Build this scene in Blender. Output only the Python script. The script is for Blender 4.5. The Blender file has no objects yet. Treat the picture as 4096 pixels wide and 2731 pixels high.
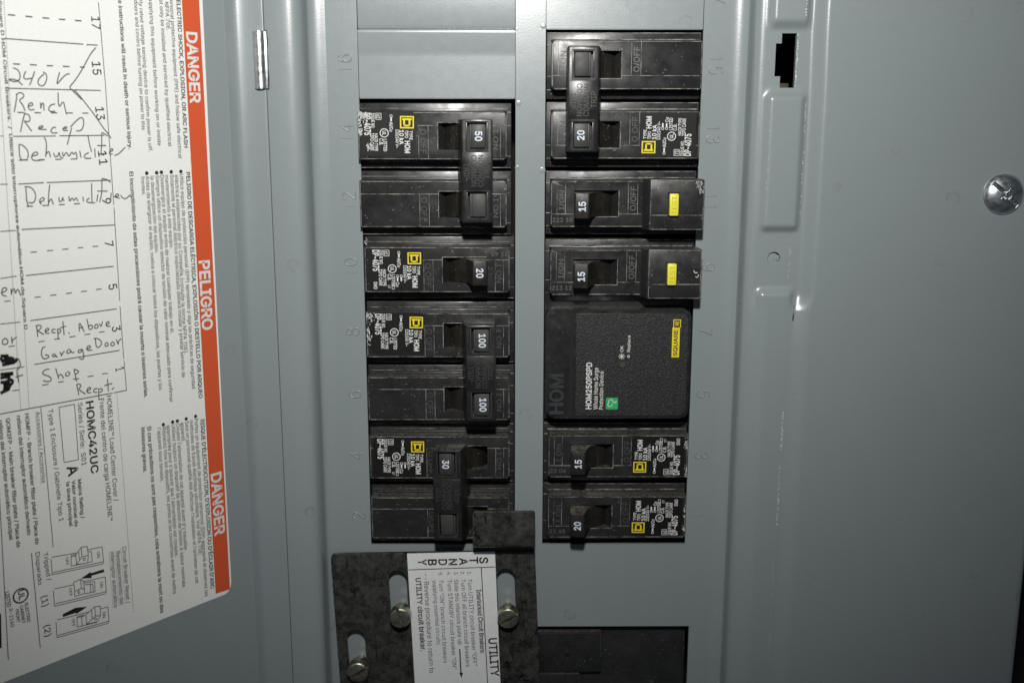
import bpy, bmesh, math, random
from mathutils import Vector, Matrix
from mathutils.geometry import delaunay_2d_cdt
# units: 1 Blender unit = 1 inch; deadfront surface is z = 0, breaker pitch is 1, +y is towards the top of the picture
SC = bpy.context.scene
COL = SC.collection
random.seed(7)
# ---------------------------------------------------------------- camera
cd = bpy.data.cameras.new('camera'); cam = bpy.data.objects.new('camera', cd); COL.objects.link(cam)
cam.location = (-.384, -.924, 15.884)
cam.rotation_euler = (Matrix.Rotation(.001, 3, 'Z') @ Matrix.Rotation(-.007, 3, 'Y') @ Matrix.Rotation(-.201, 3, 'X')).to_euler()
cd.sensor_width = 36; cd.lens = 36.74; cd.clip_start = .1; cd.clip_end = 500
cd.dof.use_dof = True; cd.dof.focus_distance = 15.7; cd.dof.aperture_fstop = .40
SC.camera = cam
# ---------------------------------------------------------------- world, light, exposure
w = bpy.data.worlds.new('World'); SC.world = w; w.use_nodes = True
w.node_tree.nodes['Background'].inputs[0].default_value = (.75, .85, 1, 1)
w.node_tree.nodes['Background'].inputs[1].default_value = .045
ld = bpy.data.lights.new('camera_flash', 'SPOT'); flash = bpy.data.objects.new('camera_flash', ld); COL.objects.link(flash)
flash.location = (-.45, 4.85, 14.8)
flash.rotation_euler = (Vector((-.9, 1.2, 0)) - flash.location).to_track_quat('-Z', 'Y').to_euler()
ld.energy = 12000; ld.spot_size = math.radians(96); ld.spot_blend = 1; ld.shadow_soft_size = .55; ld.color = (1, .985, .95)
SC.view_settings.view_transform = 'Standard'; SC.view_settings.look = 'None'
SC.view_settings.exposure = 0; SC.view_settings.gamma = 1
SC.cycles.use_denoising = True
# ---------------------------------------------------------------- materials
class N:
    def __init__(s, name):
        s.m = bpy.data.materials.new(name); s.m.use_nodes = True
        s.t = s.m.node_tree; s.b = s.t.nodes['Principled BSDF']; s.co = s.add('ShaderNodeTexCoord').outputs['Object']
    def add(s, k, **kw):
        n = s.t.nodes.new(k)
        for a, v in kw.items(): setattr(n, a, v)
        return n
    def link(s, a, b): s.t.links.new(a, b)
    def noise(s, scale, detail=3, rough=.5, co=None):
        n = s.add('ShaderNodeTexNoise'); n.inputs['Scale'].default_value = scale; n.inputs['Detail'].default_value = detail
        n.inputs['Roughness'].default_value = rough; s.link(co or s.co, n.inputs['Vector']); return n.outputs['Fac']
    def ramp(s, f, lo, hi, a=0., b=1.):
        n = s.add('ShaderNodeMapRange', clamp=True); s.link(f, n.inputs[0])
        for i, v in enumerate((lo, hi, a, b)): n.inputs[i+1].default_value = v
        return n.outputs[0]
    def math(s, op, a, b):
        n = s.add('ShaderNodeMath', operation=op)
        for i, v in enumerate((a, b)):
            if isinstance(v, (int, float)): n.inputs[i].default_value = v
            else: s.link(v, n.inputs[i])
        return n.outputs[0]
    def mix(s, f, a, b):
        n = s.add('ShaderNodeMix', data_type='RGBA')
        for k, v in ((0, f), (6, a), (7, b)):
            if isinstance(v, (int, float)): n.inputs[k].default_value = v
            elif isinstance(v, tuple): n.inputs[k].default_value = v + (1,)
            else: s.link(v, n.inputs[k])
        return n.outputs[2]
    def base(s, v):
        if isinstance(v, tuple): s.b.inputs['Base Color'].default_value = v + (1,)
        else: s.link(v, s.b.inputs['Base Color'])
    def rough(s, v):
        if isinstance(v, (int, float)): s.b.inputs['Roughness'].default_value = v
        else: s.link(v, s.b.inputs['Roughness'])
    def bump(s, h, strength=.3, dist=.01):
        n = s.add('ShaderNodeBump'); n.inputs['Strength'].default_value = strength; n.inputs['Distance'].default_value = dist
        s.link(h, n.inputs['Height']); s.link(n.outputs[0], s.b.inputs['Normal'])
    def metal(s, v): s.b.inputs['Metallic'].default_value = v
    def spec(s, v): s.b.inputs['Specular IOR Level'].default_value = v
    def randco(s):
        oi = s.add('ShaderNodeObjectInfo'); n = s.add('ShaderNodeVectorMath', operation='MULTIPLY_ADD')
        c = s.add('ShaderNodeCombineXYZ'); s.link(oi.outputs['Random'], c.inputs[0]); s.link(oi.outputs['Random'], c.inputs[1])
        n.inputs[1].default_value = (37, 53, 0); s.link(c.outputs[0], n.inputs[0]); s.link(s.co, n.inputs[2]); s.co = n.outputs[0]

def flat(name, col, rough=.5, metal=0., spec=.5, grain=.0):
    n = N(name); n.rough(rough); n.metal(metal); n.spec(spec)
    if grain: n.base(n.mix(n.ramp(n.noise(18, 5), .35, .7), col, tuple(c*(1-grain) for c in col)))
    else: n.base(col)
    return n.m

def paint_mat(name, col, rough=.34):
    n = N(name)
    c = n.mix(n.ramp(n.noise(.55, 4), .3, .75), col, tuple(x*.965 for x in col))
    v = n.add('ShaderNodeTexVoronoi'); v.inputs['Scale'].default_value = 1.25
    wn = n.add('ShaderNodeTexNoise'); wn.inputs['Scale'].default_value = 3.5
    va = n.add('ShaderNodeVectorMath', operation='MULTIPLY_ADD'); va.inputs[1].default_value = (.09, .09, 0)
    n.link(wn.outputs['Color'], va.inputs[0]); n.link(n.co, va.inputs[2]); n.link(n.co, wn.inputs['Vector']); n.link(va.outputs[0], v.inputs['Vector'])
    ds = v.outputs['Distance']
    ring = n.math('MULTIPLY', n.ramp(ds, .09, .125), n.ramp(ds, .15, .125))
    inner = n.ramp(ds, .13, .10, 0, .22)
    cs = n.add('ShaderNodeSeparateColor'); n.link(v.outputs['Color'], cs.inputs[0])
    pick = n.ramp(cs.outputs[0], .38, .85)
    brk = n.ramp(n.noise(5, 2), .42, .6)
    f = n.math('MULTIPLY', n.math('MULTIPLY', n.math('MAXIMUM', ring, inner), pick), n.math('MULTIPLY', brk, .55))
    c = n.mix(f, c, (.16, .17, .14))
    fl = n.math('MULTIPLY', n.ramp(n.noise(55, 2), .755, .775), .7)
    c = n.mix(fl, c, (.60, .62, .6))
    n.base(c); n.rough(n.ramp(n.noise(7, 3), .3, .7, rough-.008, rough+.025)); n.spec(.8)
    n.bump(n.noise(38, 2), .10, .006)
    return n.m

def plastic(name, col, rough, speck, dust, bumpy=0., specksize=70):
    n = N(name); n.randco()
    c = n.mix(n.ramp(n.noise(3.2, 4), .3, .75), col, tuple(x*1.6+.002 for x in col))
    sp = n.math('MULTIPLY', n.ramp(n.noise(specksize, 2), .70, .74), speck)
    sp2 = n.math('MULTIPLY', n.math('MULTIPLY', n.ramp(n.noise(26, 1), .715, .73), speck), n.ramp(n.noise(4, 2), .45, .6))
    c = n.mix(n.math('MAXIMUM', sp, sp2), c, (.30, .29, .25))
    # settled dust: lies on surfaces that face up (+y in the room)
    g = n.add('ShaderNodeNewGeometry'); sx = n.add('ShaderNodeSeparateXYZ'); n.link(g.outputs['Normal'], sx.inputs[0])
    up = n.math('MULTIPLY', n.ramp(sx.outputs[1], .25, .9), dust)
    c = n.mix(n.math('MULTIPLY', up, n.ramp(n.noise(22, 5, .7), .38, .66)), c, (.185, .175, .15))
    film = n.math('MULTIPLY', n.ramp(n.noise(9, 6, .7), .40, .8), dust*.085)
    c = n.mix(film, c, (.20, .19, .165))
    sc = n.add('ShaderNodeMapping'); sc.inputs['Scale'].default_value = (9, 46, 9); sc.inputs['Rotation'].default_value = (0, 0, .5); n.link(n.co, sc.inputs[0])
    scr = n.math('MULTIPLY', n.ramp(n.noise(1.6, 2, .5, sc.outputs[0]), .70, .73), n.ramp(n.noise(1.7, 2), .5, .7))
    c = n.mix(n.math('MULTIPLY', scr, .16), c, (.3, .3, .28))
    n.base(c); n.rough(n.ramp(n.noise(5, 4), .3, .75, rough-.07, rough+.14)); n.spec(.5)
    if bumpy: n.bump(n.noise(60, 2), bumpy, .01)
    return n.m

M = {}
M['paint'] = paint_mat('grey_enamel_paint', (.254, .290, .299), .27)
M['paint_door'] = paint_mat('grey_enamel_paint_door', (.244, .279, .289), .31)
M['black'] = plastic('black_moulded_plastic', (.0138, .0142, .0150), .31, .45, .55, .05)
M['toggle'] = plastic('dusty_toggle_plastic', (.0085, .008, .0065), .42, .5, .8, .10)
M['drum'] = plastic('drum_plastic', (.008, .0072, .0052), .38, .45, .22)
M['tie'] = plastic('glossy_tie_plastic', (.010, .0105, .0115), .30, .30, .5, .05)
M['cap'] = plastic('grey_black_toggle_cap', (.028, .028, .0265), .52, .35, .4, .12)
M['mould'] = flat('worn_mould_line', (.17, .17, .155), .5)
def wornline():
    n = N('mould_line_and_edge_light'); n.randco(); n.base(n.mix(n.ramp(n.noise(5, 6, .75), .40, .62), (.02, .02, .02), (.40, .39, .35))); n.rough(.5); return n.m  # patchy pale lines: worn, dusty mould seams plus painted edge highlights
M['mould'] = wornline()
M['faint'] = flat('faint_moulded_letter', (.055, .056, .058), .42)
M['engr'] = flat('moulded_letter_grey', (.095, .095, .09), .45)
M['embtie'] = flat('embossed_letter_lightened', (.050, .049, .046), .35)  # paler than the tie plastic: caught light and dust put into the colour
M['rim'] = flat('glossy_window_rim', (.045, .046, .05), .28)
M['sticker'] = flat('black_sticker', (.006, .006, .0065), .55, spec=.3)
M['white'] = flat('white_print', (.76, .775, .75), .5, grain=.12)
M['numwhite'] = flat('rating_number_print', (.66, .72, .80), .5)
M['yellow'] = flat('yellow_print', (.82, .67, .02), .5, grain=.1)
M['ybtn'] = flat('yellow_plastic', (.83, .79, .07), .38, grain=.12)
M['ybtn_text'] = flat('yellow_plastic_shaded', (.62, .56, .03), .4)  # darker yellow: shading of the raised letters put into the colour
M['green'] = flat('green_print', (.03, .40, .13), .45)
M['paper'] = flat('white_label_paper', (.82, .835, .80), .55, spec=.3, grain=.03)
M['paper2'] = flat('white_sticker_paper', (.80, .82, .82), .5, grain=.06)
M['red'] = flat('red_print', (.64, .10, .035), .5, spec=.3)
M['ink'] = flat('black_print', (.022, .02, .019), .55, spec=.3)
M['ink_grey'] = flat('grey_print', (.20, .19, .17), .55, spec=.3)
M['pen'] = flat('pen_ink', (.12, .115, .09), .5, spec=.3)
M['penblack'] = flat('black_marker_ink', (.012, .012, .012), .5)
M['dark'] = flat('dark_interior', (.006, .006, .006), .8)
M['bracket'] = flat('tan_bracket', (.07, .052, .03), .6)
M['indicator'] = flat('dim_indicator_window', (.07, .065, .03), .4)
M['wall'] = flat('dark_wall', (.010, .008, .006), .9)
M['chip'] = flat('chipped_paint_edge', (.62, .64, .62), .35, grain=.5)
M['paperwhite'] = M['paper']
def zinc(name, col, lo, hi, dirt):
    n = N(name); n.randco(); n.metal(1)
    n.base(n.mix(n.ramp(n.noise(9, 6, .65), .35, .7), col, tuple(c*dirt for c in col)))
    n.rough(n.ramp(n.noise(14, 4), .3, .7, lo, hi)); n.bump(n.noise(40, 3), .12, .006); return n.m
M['zinc'] = zinc('zinc_plated_steel', (.78, .81, .82), .28, .46, .6)
M['brasszinc'] = zinc('aged_zinc_screw', (.55, .53, .43), .34, .52, .5)
def steel():
    n = N('mottled_aged_steel'); n.metal(.5)
    f = n.ramp(n.noise(7, 8, .72), .36, .66)
    c = n.mix(f, (.024, .024, .0225), (.115, .113, .104))
    st = n.add('ShaderNodeMapping'); st.inputs['Scale'].default_value = (6, 1.4, 3); st.inputs['Rotation'].default_value = (0, 0, .2); n.link(n.co, st.inputs[0])
    c = n.mix(n.ramp(n.noise(2.0, 4, .6, st.outputs[0]), .60, .74), c, (.015, .015, .015))
    v = n.add('ShaderNodeTexVoronoi', feature='DISTANCE_TO_EDGE'); v.inputs['Scale'].default_value = 1.9
    wn = n.add('ShaderNodeTexNoise'); wn.inputs['Scale'].default_value = 4; wn.inputs['Detail'].default_value = 5
    va = n.add('ShaderNodeVectorMath', operation='MULTIPLY_ADD'); va.inputs[1].default_value = (.5, .5, 0)
    n.link(n.co, wn.inputs['Vector']); n.link(wn.outputs['Color'], va.inputs[0]); n.link(n.co, va.inputs[2]); n.link(va.outputs[0], v.inputs['Vector'])
    cr = n.math('MULTIPLY', n.ramp(v.outputs['Distance'], .022, .004), n.ramp(n.noise(1.1, 2), .50, .6))
    c = n.mix(cr, c, (.006, .006, .006)); n.base(c)
    n.rough(n.ramp(n.noise(11, 5), .3, .7, .28, .50)); n.bump(n.noise(30, 4), .12, .006); return n.m
M['steel'] = steel()
def grainy():
    n = N('grained_black_face'); n.base(n.mix(n.math('MULTIPLY', n.ramp(n.noise(62, 2, .6), .56, .66), .55), (.015, .0155, .016), (.11, .11, .115)))
    n.rough(.42); n.bump(n.noise(52, 3, .6), .7, .012); return n.m
M['grain'] = grainy()
# ---------------------------------------------------------------- object helpers
def tag(o, label=None, cat=None, group=None, kind=None):
    if label: o['label'] = label
    if cat: o['category'] = cat
    if group: o['group'] = group
    if kind: o['kind'] = kind
    return o
def empty(name, loc, rot=(0, 0, 0)):
    o = bpy.data.objects.new(name, None); COL.objects.link(o); o.location = loc; o.rotation_euler = rot; o.empty_display_size = .3; return o
def link(name, me, mat, parent):
    o = bpy.data.objects.new(name, me); COL.objects.link(o)
    if mat and not me.materials: me.materials.append(M[mat])
    o.parent = parent; return o
def mesh_of(name, bm, smooth=True, ang=32):
    bmesh.ops.recalc_face_normals(bm, faces=bm.faces)
    for f in bm.faces: f.smooth = smooth
    if smooth:
        for e in bm.edges:
            if len(e.link_faces) == 2 and e.calc_face_angle(0) > math.radians(ang): e.smooth = False
    me = bpy.data.meshes.new(name); bm.to_mesh(me); bm.free(); return me
def obj(name, bm, mat, parent=None, smooth=True, ang=32): return link(name, mesh_of(name, bm, smooth, ang), mat, parent)
def box(bm, x0, x1, y0, y1, z0, z1, bev=0., seg=2, only_top=False):
    t = bmesh.new(); vs = [t.verts.new((x, y, z)) for z in (z0, z1) for y in (y0, y1) for x in (x0, x1)]
    for q in ((0, 2, 3, 1), (4, 5, 7, 6), (0, 1, 5, 4), (2, 6, 7, 3), (0, 4, 6, 2), (1, 3, 7, 5)): t.faces.new([vs[i] for i in q])
    if bev:
        es = [e for e in t.edges if not only_top or min(v.co.z for v in e.verts) > (z0+z1)/2 - 1e-6 or True and not only_top]
        bmesh.ops.bevel(t, geom=es, offset=bev, segments=seg, affect='EDGES', profile=.5)
    merge(bm, t)
def merge(bm, t, mx=None):
    m = bpy.data.meshes.new('tmp'); t.to_mesh(m); t.free()
    if mx: m.transform(mx)
    bm.from_mesh(m); bpy.data.meshes.remove(m)
def rrect(x0, x1, y0, y1, r, n=5, corners=(1, 1, 1, 1)):
    p = []
    for i, (cx, cy, a) in enumerate(((x1-r, y1-r, 0), (x0+r, y1-r, 90), (x0+r, y0+r, 180), (x1-r, y0+r, 270))):
        if corners[i]: p += [(cx+r*math.cos(math.radians(a+90*k/n)), cy+r*math.sin(math.radians(a+90*k/n))) for k in range(n+1)]
        else: p.append((cx+r*(1 if i in (0, 3) else -1), cy+r*(1 if i < 2 else -1)))
    return p
def prism(bm, poly, z0, z1, bev=0., seg=2):
    t = bmesh.new(); a = [t.verts.new((x, y, z0)) for x, y in poly]; b = [t.verts.new((x, y, z1)) for x, y in poly]
    n = len(poly); top = t.faces.new(b); t.faces.new(a[::-1])
    for i in range(n): t.faces.new((a[i], a[(i+1) % n], b[(i+1) % n], b[i]))
    if bev: bmesh.ops.bevel(t, geom=list(top.edges), offset=bev, segments=seg, affect='EDGES', profile=.5)
    merge(bm, t)
def circle(cx, cy, r, n=24): return [(cx+r*math.cos(2*math.pi*k/n), cy+r*math.sin(2*math.pi*k/n)) for k in range(n)]
def capsule(x0, y0, x1, y1, r, n=10):
    a = math.atan2(y0-y1, x0-x1)
    return [(x0+r*math.cos(a-math.pi/2+math.pi*k/n), y0+r*math.sin(a-math.pi/2+math.pi*k/n)) for k in range(n+1)] + \
           [(x1+r*math.cos(a+math.pi/2+math.pi*k/n), y1+r*math.sin(a+math.pi/2+math.pi*k/n)) for k in range(n+1)]
def poly_face(bm, pts, z):
    f = bm.faces.new([bm.verts.new((p[0], p[1], z)) for p in pts]); return f
def seg_quad(bm, a, b, wd, z):
    a = Vector(a[:2]); b = Vector(b[:2]); d = (b-a)
    if d.length < 1e-6: return
    p = Vector((-d.y, d.x)).normalized()*wd/2
    bm.faces.new([bm.verts.new((q.x, q.y, z)) for q in (a+p, a-p, b-p, b+p)])
def smooth_pl(pl, it=2):
    pts = [Vector(p[:2]) for p in pl]
    for _ in range(it):
        if len(pts) < 3: break
        q = [pts[0]]
        for i in range(len(pts)-1): q += [pts[i]*.75+pts[i+1]*.25, pts[i]*.25+pts[i+1]*.75]
        pts = q+[pts[-1]]
    return pts
def ribbon(bm, pl, wd, z, it=2):
    pts = smooth_pl(pl, it)
    L = []; n = len(pts)
    for i, p in enumerate(pts):
        t = (pts[min(i+1, n-1)]-pts[max(i-1, 0)])
        t = t.normalized() if t.length > 1e-9 else Vector((1, 0)); q = Vector((-t.y, t.x))*wd/2
        L.append((bm.verts.new((p.x+q.x, p.y+q.y, z)), bm.verts.new((p.x-q.x, p.y-q.y, z))))
    for i in range(n-1): bm.faces.new((L[i][0], L[i][1], L[i+1][1], L[i+1][0]))
def tube(bm, pl, r, z, it=2, sides=8, flat=1.):
    pts = smooth_pl(pl, it); n = len(pts); R = []
    for i, p in enumerate(pts):
        t = (pts[min(i+1, n-1)]-pts[max(i-1, 0)]); t = t.normalized() if t.length > 1e-9 else Vector((1, 0)); q = Vector((-t.y, t.x))
        k = .55 if i in (0, n-1) else 1
        R.append([bm.verts.new((p.x+q.x*r*k*math.cos(a), p.y+q.y*r*k*math.cos(a), z+r*k*flat*math.sin(a))) for a in [2*math.pi*j/sides for j in range(sides)]])
    for i in range(n-1):
        for j in range(sides): bm.faces.new((R[i][j], R[i][(j+1) % sides], R[i+1][(j+1) % sides], R[i+1][j]))
    bm.faces.new(R[0]); bm.faces.new(R[-1])
def carve(me, cut):
    a = bpy.data.objects.new('tmp_a', me); b = bpy.data.objects.new('tmp_b', cut); COL.objects.link(a); COL.objects.link(b)
    md = a.modifiers.new('b', 'BOOLEAN'); md.object = b; md.operation = 'DIFFERENCE'; md.solver = 'EXACT'
    dg = bpy.context.evaluated_depsgraph_get(); dg.update(); r = bpy.data.meshes.new_from_object(a.evaluated_get(dg))
    bpy.data.objects.remove(a); bpy.data.objects.remove(b)
    bm = bmesh.new(); bm.from_mesh(r); bpy.data.meshes.remove(r); bmesh.ops.dissolve_degenerate(bm, dist=1e-5, edges=bm.edges); return bm
def carved(bm, cutbm):
    for b in (bm, cutbm): bmesh.ops.recalc_face_normals(b, faces=b.faces)
    m = bpy.data.meshes.new('a'); bm.to_mesh(m); bm.free(); c = bpy.data.meshes.new('c'); cutbm.to_mesh(c); cutbm.free(); return carve(m, c)
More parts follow.
